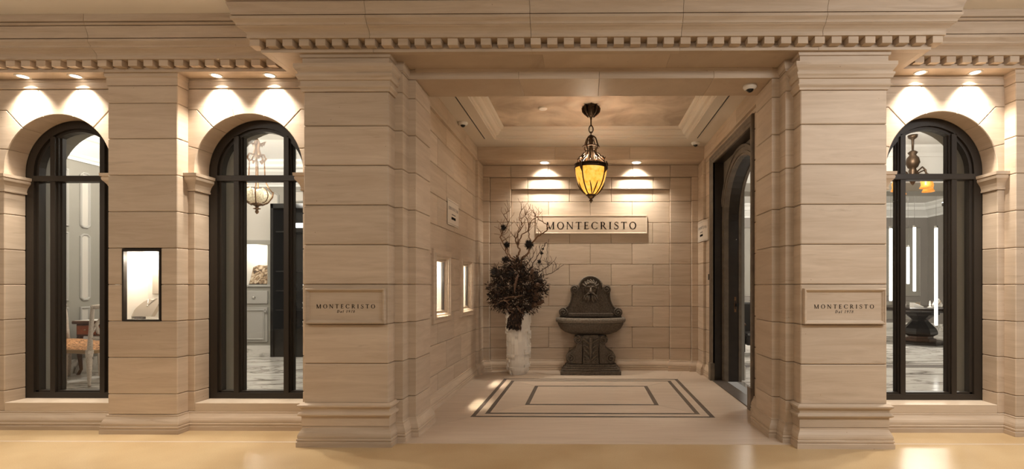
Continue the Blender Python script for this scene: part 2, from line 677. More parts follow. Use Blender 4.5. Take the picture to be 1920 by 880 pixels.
def spline(ctrl, k=8):
    P = [Vector(c) for c in ctrl]
    P = [P[0] * 2 - P[1]] + P + [P[-1] * 2 - P[-2]]
    out = []
    for i in range(1, len(P) - 2):
        for j in range(k):
            t = j / k
            a, b, c, d = P[i - 1], P[i], P[i + 1], P[i + 2]
            out.append(0.5 * ((2 * b) + (c - a) * t + (2 * a - 5 * b + 4 * c - d) * t * t + (3 * b - a - 3 * c + d) * t ** 3))
    out.append(P[-2])
    return out


def glyph(ch, T=0.165, t=0.075):
    sf = 0.035

    def stem(x, w, y0=0.0, y1=1.0, top=True, bot=True, s=0.085):
        o = seg(x, y0, x, y1, w)
        if bot:
            o += seg(x - w / 2 - s, y0 + sf / 2, x + w / 2 + s, y0 + sf / 2, sf)
        if top:
            o += seg(x - w / 2 - s, y1 - sf / 2, x + w / 2 + s, y1 - sf / 2, sf)
        return o
    if ch == 'M':
        return stem(0.12, t) + stem(0.98, T) + seg(0.53, 0, 0.12, 1, T) + seg(0.53, 0, 0.98, 1, t), 1.14
    if ch == 'N':
        return stem(0.12, t) + stem(0.84, t, bot=False) + seg(0.84, 0, 0.12, 1, T), 0.98
    if ch == 'O':
        return ring_arc(0.5, 0.5, 0.49, 0.52, T, t * 0.75, 0, 360, 36), 1.0
    if ch == 'T':
        return stem(0.4, T, top=False) + seg(0.0, 0.97, 0.8, 0.97, t) + seg(0.02, 0.82, 0.0, 1, 0.035) + seg(0.78, 0.82, 0.8, 1, 0.035), 0.8
    if ch == 'E':
        return (stem(0.17, T) + seg(0.17, 0.97, 0.62, 0.97, t) + seg(0.17, 0.52, 0.52, 0.52, t) + seg(0.17, 0.03, 0.64, 0.03, t)
                + seg(0.60, 0.83, 0.62, 1, 0.035) + seg(0.52, 0.42, 0.52, 0.62, 0.035) + seg(0.66, 0.19, 0.63, 0, 0.035)), 0.7
    if ch == 'C':
        return ring_arc(0.5, 0.5, 0.49, 0.52, T, t * 0.75, 42, 318, 30) + seg(0.87, 0.72, 0.87, 0.98, 0.035) + seg(0.87, 0.1, 0.89, 0.22, 0.035), 0.92
    if ch == 'R':
        return (stem(0.17, T) + seg(0.17, 0.97, 0.40, 0.97, t) + seg(0.17, 0.47, 0.40, 0.47, t) + ring_arc(0.38, 0.72, 0.30, 0.28, T * 0.95, t, -90, 90, 16)
                + seg(0.78, 0, 0.40, 0.48, T) + seg(0.70, sf / 2, 0.92, sf / 2, sf)), 0.88
    if ch == 'I':
        return stem(0.18, T), 0.36
    if ch == 'S':
        p = spline([(0.60, 0.76), (0.52, 0.94), (0.34, 0.985), (0.15, 0.88), (0.15, 0.70), (0.35, 0.55), (0.56, 0.41), (0.60, 0.22), (0.45, 0.04), (0.25, 0.02), (0.10, 0.14), (0.06, 0.30)], 4)
        n = len(p)
        w = [0.05 + 0.085 * math.exp(-((i / (n - 1) - 0.5) / 0.22) ** 2) for i in range(n)]
        return curve([(q.x, q.y) for q in p], w) + seg(0.60, 0.72, 0.61, 0.98, 0.03) + seg(0.06, 0.02, 0.06, 0.30, 0.03), 0.68
    if ch == 'J':
        return stem(0.27, T, y0=0.1, bot=False) + curve([(0.27, 0.12), (0.25, -0.05), (0.15, -0.13), (0.04, -0.1)], [T, 0.1, 0.08, 0.1]), 0.42
    if ch == 'U':
        return stem(0.15, T, y0=0.3, bot=False) + stem(0.80, t, y0=0.3, bot=False) + ring_arc(0.465, 0.32, 0.38, 0.33, 0.1, 0.07, 180, 360, 16), 0.95
    if ch == 'A':
        return seg(0.08, 0, 0.42, 1, t) + seg(0.80, 0, 0.44, 1, T) + seg(0.2, 0.36, 0.68, 0.36, t) + seg(-0.03, sf / 2, 0.2, sf / 2, sf) + seg(0.66, sf / 2, 0.94, sf / 2, sf), 0.9
    if ch == 'D':
        return stem(0.17, T) + seg(0.17, 0.97, 0.42, 0.97, t) + seg(0.17, 0.03, 0.42, 0.03, t) + ring_arc(0.38, 0.5, 0.45, 0.5, T, t, -90, 90, 18), 0.88
    if ch == 'a':
        return ring_arc(0.26, 0.28, 0.24, 0.29, 0.12, 0.07, 0, 360, 18) + seg(0.50, 0, 0.50, 0.58, 0.12), 0.62
    if ch == 'l':
        return seg(0.14, 0, 0.14, 1.02, 0.13) + seg(0.04, 0.03, 0.26, 0.03, 0.05), 0.3
    if ch == '1':
        return seg(0.25, 0, 0.25, 1, 0.13) + seg(0.08, 0.03, 0.42, 0.03, 0.05) + curve([(0.22, 0.98), (0.08, 0.84)], [0.08, 0.05]), 0.5
    if ch == '9':
        return ring_arc(0.28, 0.70, 0.27, 0.30, 0.12, 0.07, 0, 360, 20) + curve([(0.49, 0.70), (0.47, 0.40), (0.36, 0.14), (0.16, 0.0)], [0.13, 0.12, 0.1, 0.06]), 0.6
    if ch == '7':
        return seg(0.02, 0.96, 0.55, 0.96, 0.09) + curve([(0.51, 0.95), (0.30, 0.45), (0.20, 0.0)], [0.09, 0.11, 0.13]), 0.58
    if ch == '8':
        return ring_arc(0.28, 0.73, 0.22, 0.27, 0.1, 0.06, 0, 360, 20) + ring_arc(0.28, 0.26, 0.27, 0.29, 0.11, 0.06, 0, 360, 20), 0.6
    return [], 0.35


def text_quads(s, width, cap, slant=0.0):
    """quads (u, v) with the text centred on u=0, base line v=0, spaced out to the given width"""
    gl = [glyph(c) for c in s]
    tot = sum(g[1] for g in gl) * cap
    gap = (width - tot) / max(1, len(s) - 1)
    x = -width / 2
    out = []
    for q, adv in gl:
        for poly in q:
            out.append([(x + a * cap + b * cap * slant, b * cap) for a, b in poly])
        x += adv * cap + gap
    return out


def text_letters(s, width, cap, slant=0.0):
    """the same, one list of quads for each letter"""
    gl = [glyph(c) for c in s]
    gap = (width - sum(g[1] for g in gl) * cap) / max(1, len(s) - 1)
    x = -width / 2
    out = []
    for q, adv in gl:
        if q:
            out.append([[(x + a * cap + b * cap * slant, b * cap) for a, b in poly] for poly in q])
        x += adv * cap + gap
    return out


def text_mb(quads, fn, depth_fn, depth):
    """fn(u,v)->xyz on the face; depth_fn: unit vector outwards"""
    mb = MB()
    d = Vector(depth_fn) * depth
    for q in quads:
        a = [Vector(fn(u, v)) for u, v in q]
        b = [p + d for p in a]
        n = len(a)
        fs_ = [tuple(range(n, 2 * n)), tuple(range(n))[::-1]] + [(i, (i + 1) % n, n + (i + 1) % n, n + i) for i in range(n)]
        mb.add(a + b, fs_)
    return mb

# ================================================================== THE SETTING
COURSES = [0.333 + 0.3103 * i for i in range(8)]     # .333 ... 2.505
Z_SOF = 3.057          # underside of the entablature
Y_PIER, Y_MAIN = 3.735, 3.688
X_IN, X_OUT = 1.601, 2.270
Y_PIL, Y_WALL, Y_EDGE = 4.045, 4.155, 4.010
X_S1, Y_S1, X_S2, Y_S2, Y_J = 1.538, 3.859, 1.478, 3.987, 4.358
X_W, Y_BK = 1.615, 6.737
X_REV, Y_A, X_A, Y_B, X_B, Y_C = 1.575, 7.04, 1.483, 7.09, 1.176, 7.14
Z_LIN, Z_FR, Z_CL = 2.974, 3.026, 3.211
SP_Z, AR = 2.281, 0.471
BAYS = [(-4.68, -5.75, -4.13), (-3.0, -3.53, -X_OUT), (3.0, X_OUT, 3.53)]


def struct(o, label=None):
    o['kind'] = 'structure'
    if label:
        o['label'] = label
    return o


# floors ------------------------------------------------------------
floor = struct(MB().box(-9, 9, -5, 4.20, -0.06, 0).build('floor', 'hall_floor'), 'polished golden stone floor of the concourse')
MB().box(-9, -X_OUT - 0.02, 3.815, 3.835, -0.004, 0.0006).build('inlay_strip', 'floor_limestone', floor)
MB().box(X_OUT + 0.02, 9, 3.815, 3.835, -0.004, 0.0006).build('inlay_strip', 'floor_limestone', floor)

vf = struct(MB().box(-1.75, 1.75, 3.80, 7.25, -0.05, 0.0008).build('floor_vestibule', 'mortar'), 'limestone floor of the entrance porch with dark inlaid borders')
ZF = 0.003


def slab(poly, mat='floor_limestone', name='floor_slab', z1=ZF):
    return MB().prism(offset_poly(poly, 0.0008), -0.02, z1, 'z').build(name, mat, vf)


def rect(x0, x1, y0, y1):
    return [(x0, y0), (x1, y0), (x1, y1), (x0, y1)]


IX, IY0, IY1 = 1.165, 4.562, 6.458
lw = 0.043
# outer paving around the inlay, mitred towards the corners
slab([(-X_S2 - 0.16, 3.794), (X_S2 + 0.16, 3.794), (X_S2 + 0.2, 4.0), (IX, IY0), (-IX, IY0), (-X_S2 - 0.2, 4.0)])
slab([(X_S2 + 0.2, 4.0), (1.75, 4.0), (1.75, 7.1), (IX + 0.2, 7.1), (IX, IY1), (IX, IY0)])
slab([(-X_S2 - 0.2, 4.0), (-IX, IY0), (-IX, IY1), (-IX - 0.2, 7.1), (-1.75, 7.1), (-1.75, 4.0)])
slab([(-IX, IY1), (IX, IY1), (IX + 0.2, 7.1), (1.75, 7.1), (1.75, 7.25), (-1.75, 7.25), (-1.75, 7.1), (-IX - 0.2, 7.1)])


def inlay_ring(hx, y0, y1, w):
    slab(rect(-hx, hx, y0, y0 + w), 'inlay', 'inlay_strip')
    slab(rect(-hx, hx, y1 - w, y1), 'inlay', 'inlay_strip')
    slab(rect(-hx, -hx + w, y0 + w, y1 - w), 'inlay', 'inlay_strip')
    slab(rect(hx - w, hx, y0 + w, y1 - w), 'inlay', 'inlay_strip')


def pave_ring(hx, y0, y1, hx2, y2, y3):
    slab([(-hx, y0), (hx, y0), (hx2, y2), (-hx2, y2)])
    slab([(hx, y0), (hx, y1), (hx2, y3), (hx2, y2)])
    slab([(hx, y1), (-hx, y1), (-hx2, y3), (hx2, y3)])
    slab([(-hx, y1), (-hx, y0), (-hx2, y2), (-hx2, y3)])


g2 = 0.116
inlay_ring(IX, IY0, IY1, lw)
pave_ring(IX - lw, IY0 + lw, IY1 - lw, IX - g2, IY0 + g2, IY1 - g2)
inlay_ring(IX - g2, IY0 + g2, IY1 - g2, lw)
pave_ring(IX - g2 - lw, IY0 + g2 + lw, IY1 - g2 - lw, 0.702, 5.029, 6.006)
inlay_ring(0.702, 5.029, 6.006, lw)
slab(rect(-0.702 + lw, 0.702 - lw, 5.029 + lw, 6.006 - lw))

# concourse ceiling ---------------------------------------------------
struct(MB().box(-9, 9, -5, 4.6, 3.452, 3.56).build('ceiling', 'plaster'), 'plain plaster ceiling of the concourse')

# entablature ---------------------------------------------------------
CORN = [(0.0, Z_SOF), (0.0, 3.0825), (-0.026, 3.0835), (-0.026, 3.135), (0.066, 3.135), (0.066, 3.1535), (0.062, 3.156), (0.064, 3.166), (0.072, 3.180), (0.088, 3.194),
        (0.104, 3.203), (0.109, 3.2085), (0.114, 3.2085), (0.114, 3.217), (0.118, 3.226), (0.128, 3.236), (0.138, 3.246), (0.140, 3.2527), (0.140, 3.266),
        (0.108, 3.268), (0.108, 3.274), (0.136, 3.275), (0.137, 3.292), (0.143, 3.316), (0.152, 3.338), (0.157, 3.348), (0.157, 3.360), (0.140, 3.365), (0.158, 3.369), (0.166, 3.376),
        (0.166, 3.382), (0.158, 3.389), (0.152, 3.392), (0.170, 3.395), (0.170, 3.4515), (-0.05, 3.4515), (-0.05, Z_SOF)]
HM = 2.573
trim1 = struct(MB().box(-HM + 0.05, HM - 0.05, Y_MAIN + 0.05, Y_J, Z_SOF + 0.03, 3.4515).build('trim_1', 'mortar'), 'deep stone cornice with dentils over the porch')


def cornice(parent, path):
    return MB().sweep(CORN, path).build('cornice_stone', 'limestone', parent)


G = 0.0015
cuts = [-HM, -1.70, -0.475, 0.66, 1.72, HM]
for a, b in zip(cuts[:-1], cuts[1:]):
    if a == -HM:
        cornice(trim1, [(-HM, Y_EDGE + 0.1), (-HM, Y_MAIN), (b - G, Y_MAIN)])
    elif b == HM:
        cornice(trim1, [(a + G, Y_MAIN), (HM, Y_MAIN), (HM, Y_EDGE + 0.1)])
    else:
        cornice(trim1, [(a + G, Y_MAIN), (b - G, Y_MAIN)])
trim2 = struct(MB().box(-8, -HM, Y_EDGE + 0.05, 4.62, Z_SOF + 0.03, 3.4515).build('trim_2', 'mortar'), 'set-back stone cornice with dentils above the left shop windows')
trim3 = struct(MB().box(HM, 8, Y_EDGE + 0.05, 4.62, Z_SOF + 0.03, 3.4515).build('trim_3', 'mortar'), 'set-back stone cornice with dentils above the right shop window')
cornice(trim2, [(-8, Y_EDGE), (-4.12 - G, Y_EDGE)])
cornice(trim2, [(-4.12 + G, Y_EDGE), (-HM, Y_EDGE)])
cornice(trim3, [(HM, Y_EDGE), (8, Y_EDGE)])

dv, df = chamfer_box(0.076, 0.080, 0.0515, 0.0015)
den_me = bpy.data.meshes.new('dentil')
den_me.from_pydata(dv, [], df)
bm = bmesh.new(); bm.from_mesh(den_me); bmesh.ops.recalc_face_normals(bm, faces=bm.faces); bm.to_mesh(den_me); bm.free()
den_me.materials.append(M['limestone'])


def dentil(parent, x, yf):
    o = bpy.data.objects.new('dentil', den_me)
    link(o, parent)
    o.location = (x, yf - 0.0132, 3.1090)


nd = 42
wd = 2 * (HM + 0.052) - 0.076
for i in range(nd):
    dentil(trim1, -wd / 2 + wd * i / (nd - 1), Y_MAIN)
x = -HM - 0.10
while x > -6.2:
    dentil(trim2, x, Y_EDGE)
    x -= 0.1288
x = HM + 0.10
while x < 6.0:
    dentil(trim3, x, Y_EDGE)
    x += 0.1288
# soffit slabs
for a, b in zip([-HM + 0.003, -1.70, -0.40, 0.60, 1.72], [-1.70, -0.40, 0.60, 1.72, HM - 0.003]):
    block(trim1, a, b, Y_MAIN + 0.004, Y_J - 0.1, Z_SOF, Z_SOF + 0.04, 'soffit_slab', c=0.001, gap=0.0006)
for a, b in ((-8, -4.3), (-4.3, -HM - 0.002)):
    block(trim2, a, b, Y_EDGE + 0.004, 4.30, Z_SOF, Z_SOF + 0.04, 'soffit_slab', c=0.001, gap=0.0006)
block(trim3, HM + 0.002, 8, Y_EDGE + 0.004, 4.30, Z_SOF, Z_SOF + 0.04, 'soffit_slab', c=0.001, gap=0.0006)
for s in (-1, 1):   # porch soffit that reaches back to the set-back wall beside the pier
    a, b = sorted((s * HM, s * (X_IN + 0.1)))
    block(trim1, a, b, Y_J - 0.1, 4.36, Z_SOF, Z_SOF + 0.04, 'soffit_slab', c=0.001, gap=0.0006)

# lintel over the porch opening
lintel = struct(MB().box(-1.56, 1.56, Y_S2 + 0.03, Y_J - 0.03, Z_LIN + 0.02, Z_SOF + 0.02).build('lintel', 'mortar'), 'flat stone lintel across the porch opening')
lc = [-1.56, -0.62, 0.05, 1.0, 1.56]
for a, b in zip(lc[:-1], lc[1:]):
    block(lintel, a, b, Y_S2, Y_J, Z_LIN, Z_SOF, 'lintel_stone', c=0.002, gap=0.0008)
MB().sweep([(0, 3.034), (0.006, 3.036), (0.008, 3.046), (0.012, 3.057), (0, 3.057)], [(-1.48, Y_S2), (1.48, Y_S2)]).build('lintel_moulding', 'limestone', lintel)

# mouldings -------------------------------------------------------------
BASE = [(-0.02, 0.0), (0.038, 0.0), (0.038, 0.036), (0.031, 0.040), (0.031, 0.046), (0.036, 0.049), (0.036, 0.061), (0.029, 0.065), (0.032, 0.074), (0.031, 0.088), (0.025, 0.106),
        (0.014, 0.126), (0.007, 0.142), (0.007, 0.153), (0.003, 0.157), (-0.02, 0.157)]
PLINTH = [(-0.02, 0.159), (0.010, 0.159), (0.010, 0.232), (0.018, 0.236), (0.030, 0.243), (0.033, 0.252), (0.029, 0.262), (0.018, 0.268), (0.010, 0.271), (0.012, 0.290), (0.022, 0.304), (0.033, 0.312),
          (0.034, 0.324), (0.022, 0.331), (0.012, 0.338), (-0.02, 0.340)]
CAPM = [(-0.02, 2.770), (0.006, 2.770), (0.008, 2.786), (0.016, 2.800), (0.018, 2.809), (0.011, 2.812), (0.011, 2.850), (0.019, 2.854), (0.022, 2.868), (0.027, 2.880), (0.027, 2.896), (0.019, 2.902),
        (0.021, 2.912), (0.030, 2.930), (0.036, 2.946), (0.036, 2.972), (0.004, 2.978), (0.004, 3.030), (0.012, 3.034), (0.014, 3.057), (-0.02, 3.057)]


def mir(path, s):
    """mirror a path given for the left side; keep the travel direction so that the profile stays outside"""
    return path if s < 0 else [(-x, y) for x, y in path][::-1]


# portal jambs: stepped blocks ---------------------------------------------
for s, nm in ((-1, 'wall_jamb_left'), (1, 'wall_jamb_right')):
    core = struct(MB().prism(rect(*sorted((s * 1.58, s * 1.70)), 3.88, 4.33), 0, 3.05, 'z').build(nm, 'mortar'), 'stepped stone jamb on the %s of the porch opening' % ('left' if s < 0 else 'right'))
    poly = [(-1.70, Y_S1), (-X_S1, Y_S1), (-X_S1, Y_S2), (-X_S2, Y_S2), (-X_S2, Y_J), (-1.70, Y_J)]
    poly_top = [(-1.70, Y_S1), (-X_S1, Y_S1), (-X_S1, Y_S2 + 0.02), (-1.70, Y_S2 + 0.02)]
    zs = [0.150] + COURSES + [2.815, Z_LIN]
    for z0, z1 in zip(zs[:-1], zs[1:]):
        p = poly if s < 0 else [(-x, y) for x, y in poly][::-1]
        MB().prism(p, z0 + GAP, z1 - GAP, 'z', 0.0055).build('stone_block', 'limestone', core)
    p = poly_top if s < 0 else [(-x, y) for x, y in poly_top][::-1]
    MB().prism(p, Z_LIN, Z_SOF, 'z').build('cap_block', 'limestone', core)
    CAPS = [(-0.01, 2.99), (0.005, 2.99), (0.008, 3.01), (0.014, 3.03), (0.014, 3.057), (-0.01, 3.057)]
    MB().sweep(CAPS, mir([(-1.598, Y_S1), (-X_S1, Y_S1), (-X_S1, Y_S2 - 0.001)], s)).build('cap_moulding', 'limestone', core)
    MB().sweep(BASE, mir([(-X_IN, Y_S1), (-X_S1, Y_S1), (-X_S1, Y_S2), (-X_S2, Y_S2), (-X_S2, Y_J), (-1.57, Y_J)], s)).build('base_moulding', 'limestone', core)

# entrance piers -------------------------------------------------------------
for s in (-1, 1):
    side = 'left' if s < 0 else 'right'
    pier = thing('stone_pier', 'broad limestone entrance pier with moulded capital, %s' % ('beside the two arched windows' if s < 0 else 'beside the single arched window with the urn table'), 'pier', (s * (X_IN + X_OUT) / 2, Y_PIER + 0.2, 0), 'piers flanking the porch')
    xs = sorted((s * X_IN, s * X_OUT))
    MB().box(xs[0] + 0.012, xs[1] - 0.012, Y_PIER + 0.012, 4.15, 0, Z_SOF - 0.002).build('core', 'mortar', pier)
    zs = COURSES + [2.772]
    for z0, z1 in zip(zs[:-1], zs[1:]):
        block(pier, xs[0], xs[1], Y_PIER, 4.154, z0, z1, gap=0.0020, c=0.0065)
    path = mir([(-X_OUT, 4.15), (-X_OUT, Y_PIER), (-X_IN, Y_PIER), (-X_IN, Y_S1)], s)
    MB().sweep([(p * 1.45 if p > 0 else p, z) for p, z in CAPM], path).build('capital', 'limestone', pier)
    MB().sweep(PLINTH, path).build('plinth', 'limestone', pier)
    MB().sweep(BASE, path).build('base_moulding', 'limestone', pier)

# shop-window bays ------------------------------------------------------------
IMP = [(-0.01, 2.080), (0.011, 2.080), (0.013, 2.093), (0.008, 2.097), (0.010, 2.112), (0.018, 2.136), (0.032, 2.158), (0.043, 2.172), (0.046, 2.190), (0.041, 2.198), (0.053, 2.203), (0.055, 2.228), (-0.01, 2.228)]
wall_f = struct(MB().box(-8, -5.75, Y_WALL + 0.01, 4.30, 0, 3.06).build('wall_front_left', 'mortar'), 'limestone shopfront wall with two arched windows')
wall_g = struct(MB().box(3.9, 8, Y_WALL + 0.01, 4.30, 0, 3.06).build('wall_front_right', 'mortar'), 'limestone shopfront wall with one arched window')


def arc_pts(a0, a1, r=AR, n=8):
    return [(r * math.cos(R(a0 + (a1 - a0) * i / n)), SP_Z + r * math.sin(R(a0 + (a1 - a0) * i / n))) for i in range(n + 1)]


def stone_poly(parent, xc, pts, y0=Y_WALL, y1=4.318):
    q = [(xc + a, b) for a, b in pts]
    ar = sum(q[i - 1][0] * q[i][1] - q[i][0] * q[i - 1][1] for i in range(len(q)))
    if ar < 0:
        q = q[::-1]
    q = offset_poly(q, 0.0014)
    return MB().prism(q, y0, y1, 'y', 0.005).build('arch_stone', 'limestone', parent)


for xc, xl, xr in BAYS:
    par = wall_f if xc < 0 else wall_g
    # jamb blocks under the imposts
    zs = [0.157] + COURSES[0:6] + [2.080]
    for z0, z1 in zip(zs[:-1], zs[1:]):
        block(par, xl - 0.03, xc - AR, Y_WALL, 4.318, z0, z1, 'jamb_block')
        block(par, xc + AR, xr + 0.03, Y_WALL, 4.318, z0, z1, 'jamb_block')
    eL, eR = xl - 0.03 - xc, xr + 0.03 - xc
    block(par, xl - 0.03, xc - AR, Y_WALL, 4.318, 2.0815, 2.228, 'impost_block', c=0.001)
    block(par, xc + AR, xr + 0.03, Y_WALL, 4.318, 2.0815, 2.228, 'impost_block', c=0.001)
    MB().sweep(IMP, [(xl - 0.001, Y_WALL), (xc - AR, Y_WALL), (xc - AR, 4.316)]).build('impost', 'limestone', par)
    MB().sweep(IMP, [(xc + AR, 4.316), (xc + AR, Y_WALL), (xr + 0.001, Y_WALL)]).build('impost', 'limestone', par)
    ZT = 2.972
    a_low, a_dia, a_key = 21.0, 48.7, 74.0
    for s, e in ((-1, eL), (1, eR)):
        def F(pts):
            return [(s * a if True else a, b) for a, b in pts]
        E = abs(e)
        A = arc_pts
        # springer
        pts = [(AR, 2.230)] + A(0, a_low) + [(E, SP_Z + 0.20), (E, 2.230)]
        stone_poly(par, xc, F(pts))
        # shoulder
        dx, dz = A(a_dia, a_dia + 1, n=1)[0]
        kx = dx + 0.145
        pts = A(a_low, a_dia) + ([(kx, 2.791), (E, 2.791), (E, SP_Z + 0.20)] if E > kx + 0.01 else [(E, dz + (2.791 - dz) * (E - dx) / (kx - dx)), (E, SP_Z + 0.20)])
        stone_poly(par, xc, F(pts))
        # haunch
        kt = 0.177
        if E > kx + 0.01:
            pts = A(a_dia, a_key) + [(kt, ZT), (E, ZT), (E, 2.791), (kx, 2.791)]
        else:
            pts = A(a_dia, a_key) + [(kt, ZT), (E, ZT), (E, dz + (2.791 - dz) * (E - dx) / (kx - dx))]
        stone_poly(par, xc, F(pts))
    pts = arc_pts(74.0, 106.0) + [(-0.177, 2.972), (0.177, 2.972)]
    stone_poly(par, xc, pts)
    # frieze board over the arch
    FRZ = [(-0.01, 2.974), (0.004, 2.974), (0.010, 2.980), (0.010, 2.988), (0.006, 2.992), (0.006, 3.030), (0.012, 3.036), (0.014, 3.057), (-0.01, 3.057)]
    MB().sweep(FRZ, [(xl, Y_WALL), (xr, Y_WALL)]).build('frieze_moulding', 'limestone', par)
    MB().box(xl - 0.02, xr + 0.02, Y_WALL + 0.009, 4.318, 2.973, 3.057).build('frieze_stone', 'limestone', par)
    # sill and base moulding
    MB().box(xc - AR + 0.002, xc + AR - 0.002, Y_WALL - 0.004, 4.47, 0.157, 0.232, 0.003).build('sill', 'limestone_sill', par)
    MB().sweep(BASE, [(xl, Y_WALL), (xr, Y_WALL)]).build('base_moulding', 'limestone', par)

# pilasters ------------------------------------------------------------------
CASE = (-4.004, -3.676, 0.953, 1.567)
for s in (-1, 1):
    x0, x1 = (-4.13, -3.53) if s < 0 else (3.53, 4.13)
    pil = thing('stone_pilaster', 'limestone pilaster between the two arched windows, with a lit jewellery case' if s < 0 else 'plain limestone pilaster beside the arched window with the urn table', 'pilaster', ((x0 + x1) / 2, Y_PIL + 0.1, 0), 'shopfront pilasters')
    zs = [0.157] + COURSES + [2.807, 2.957]
    for i, (z0, z1) in enumerate(zip(zs[:-1], zs[1:])):
        if s < 0 and i in (3, 4):
            block(pil, x0, CASE[0] - 0.002, Y_PIL, 4.29, z0, z1)
            block(pil, CASE[1] + 0.002, x1, Y_PIL, 4.29, z0, z1)
        else:
            block(pil, x0, x1, Y_PIL, 4.29, z0, z1)
    path = [(x0, 4.154), (x0, Y_PIL), (x1, Y_PIL), (x1, 4.154)]
    MB().box(x0, x1, Y_PIL, 4.29, 2.957, 3.057).build('cap_block', 'limestone', pil)
    MB().sweep([(-0.01, 2.958), (0.003, 2.958), (0.006, 2.975), (0.006, 3.02), (0.014, 3.03), (0.016, 3.056), (-0.01, 3.056)], path).build('cap_moulding', 'limestone', pil)
    MB().sweep(BASE, path).build('base_moulding', 'limestone', pil)

# plain ashlar that carries the shopfront on beyond the outer pilaster and the far window
for par_, e0, e1 in ((wall_g, 4.13, 8.0), (wall_f, -8.0, -5.78)):
    zz_ = [0.157] + COURSES + [2.815, Z_SOF]
    for i_, (z0, z1) in enumerate(zip(zz_[:-1], zz_[1:])):
        x_ = e0
        while x_ < e1 - 0.01:
            nx = min(e1, x_ + (0.55 if (x_ == e0 and i_ % 2) else 1.10))
            block(par_, x_, nx, Y_WALL, 4.28, z0, z1)
            x_ = nx
    MB().sweep(BASE, [(e0, Y_WALL), (e1, Y_WALL)]).build('base_moulding', 'limestone', par_)

# windows ------------------------------------------------------------------
YF = 4.315


def arch_loop(xc, hw, z0, spring, r, n=20):
    """open path up the left, over, down the right"""
    return [(xc - hw, z0)] + [(xc + r * math.cos(math.pi * (1 - i / n)), spring + r * math.sin(math.pi * (1 - i / n))) for i in range(n + 1)] + [(xc + hw, z0)]


def arch_band(mb, xc, r0, r1, z0, y0, y1, n=22):
    """a frame that follows the arched opening, outer radius r0, inner r1, bottom at z0 (open below)"""
    A = arch_loop(xc, r0, z0, SP_Z, r0, n)
    B = arch_loop(xc, r1, z0, SP_Z, r1, n)
    k = len(A)
    vs_ = [(a, y0, b) for a, b in A] + [(a, y0, b) for a, b in B] + [(a, y1, b) for a, b in B] + [(a, y1, b) for a, b in A]
    fs_ = []
    for i in range(k - 1):
        for q in range(4):
            q2 = (q + 1) % 4
            fs_.append((q * k + i, q * k + i + 1, q2 * k + i + 1, q2 * k + i))
    fs_ += [(0, k, 2 * k, 3 * k), (k - 1, 2 * k - 1, 3 * k - 1, 4 * k - 1)]
    mb.add(vs_, fs_)


WLAB = ['arched shop window with the carved chair behind it', 'arched shop window with the crystal bowl lamp behind it', 'arched shop window with the urn table behind it']
for w, (xc, xl, xr) in enumerate(BAYS):
    win = thing('window_%d' % (w + 1), WLAB[w], None, (xc, YF, 0.232), kind='structure')
    fr = MB()
    arch_band(fr, xc, AR - 0.001, 0.402, 0.233, YF, YF + 0.078)
    fr.build('frame', 'bronze_frame', win)
    fr = MB()
    arch_band(fr, xc, 0.403, 0.376, 0.28, YF + 0.020, YF + 0.078)
    fr.build('inner_frame', 'bronze_frame', win)
    MB().box(xc - 0.403, xc + 0.403, YF, YF + 0.078, 0.233, 0.285).build('bottom_rail', 'bronze_frame', win)
    MB().box(xc - 0.403, xc + 0.403, YF + 0.020, YF + 0.078, 0.285, 0.298).build('bottom_bead', 'bronze_frame', win)
    MB().box(xc - 0.403, xc + 0.403, YF - 0.006, YF + 0.078, 2.203, 2.254, 0.003).build('transom', 'bronze_frame', win)
    for s in (-1, 1):
        mx = xc + s * 0.227
        for z0, z1 in ((0.285, 2.203), (2.254, SP_Z + math.sqrt(0.40 ** 2 - 0.227 ** 2))):
            m = MB().box(mx - 0.022, mx + 0.022, YF, YF + 0.078, z0, z1).build('mullion', 'bronze_frame', win)
            MB().box(mx - 0.033, mx + 0.033, YF + 0.022, YF + 0.078, z0, z1).build('mullion_step', 'bronze_frame', m)
            MB().box(mx - 0.042, mx + 0.042, YF + 0.044, YF + 0.078, z0, z1).build('mullion_bead', 'bronze_frame', m)
    yg = YF + 0.060
    for a, b in ((-0.377, -0.268), (-0.186, 0.186), (0.268, 0.377)):
        MB().box(xc + a, xc + b, yg, yg + 0.006, 0.297, 2.204).build('pane', 'glass', win)
        pts = [(xc + a, 2.253), (xc + b, 2.253)]
        for i in range(9):
            t = b + (a - b) * i / 8
            pts.append((xc + t, SP_Z + math.sqrt(max(0, 0.378 ** 2 - t * t))))
        MB().prism(pts, yg, yg + 0.006, 'y').build('pane', 'glass', win)

# porch side walls -------------------------------------------------------------
NICHES = (5.14, 6.20)
wl_l = struct(MB().box(-1.80, -1.70, Y_J, 7.4, 0, 0.935).build('wall_left', 'mortar'), 'ashlar side wall of the porch with two lit display niches')
MB().box(-1.80, -1.70, Y_J, 7.4, 1.56, 3.3).build('wall_core', 'mortar', wl_l)
for a_, b_ in ((Y_J, 4.925), (5.355, 5.985), (6.415, 7.4)):
    MB().box(-1.80, -1.70, a_, b_, 0.935, 1.56).build('wall_core', 'mortar', wl_l)


def course_blocks(parent, z0, z1, y0, y1, first, length, x0, x1, holes=()):
    ys = [y0]
    y = y0 + first
    while y < y1 - 0.12:
        ys.append(y)
        y += length
    ys.append(y1)
    for a, b in zip(ys[:-1], ys[1:]):
        parts = [(a, b)]
        for h0, h1 in holes:
            new = []
            for p, q in parts:
                if q <= h0 or p >= h1:
                    new.append((p, q))
                else:
                    if p < h0 - 0.02:
                        new.append((p, h0))
                    if q > h1 + 0.02:
                        new.append((h1, q))
            parts = new
        for p, q in parts:
            block_side(parent, x0, x1, p, q, z0, z1)


def block_side(parent, x0, x1, y0, y1, z0, z1):
    """ashlar in a wall that runs along y"""
    return block(parent, x0, x1, y0 + 0.0016, y1, z0, z1)


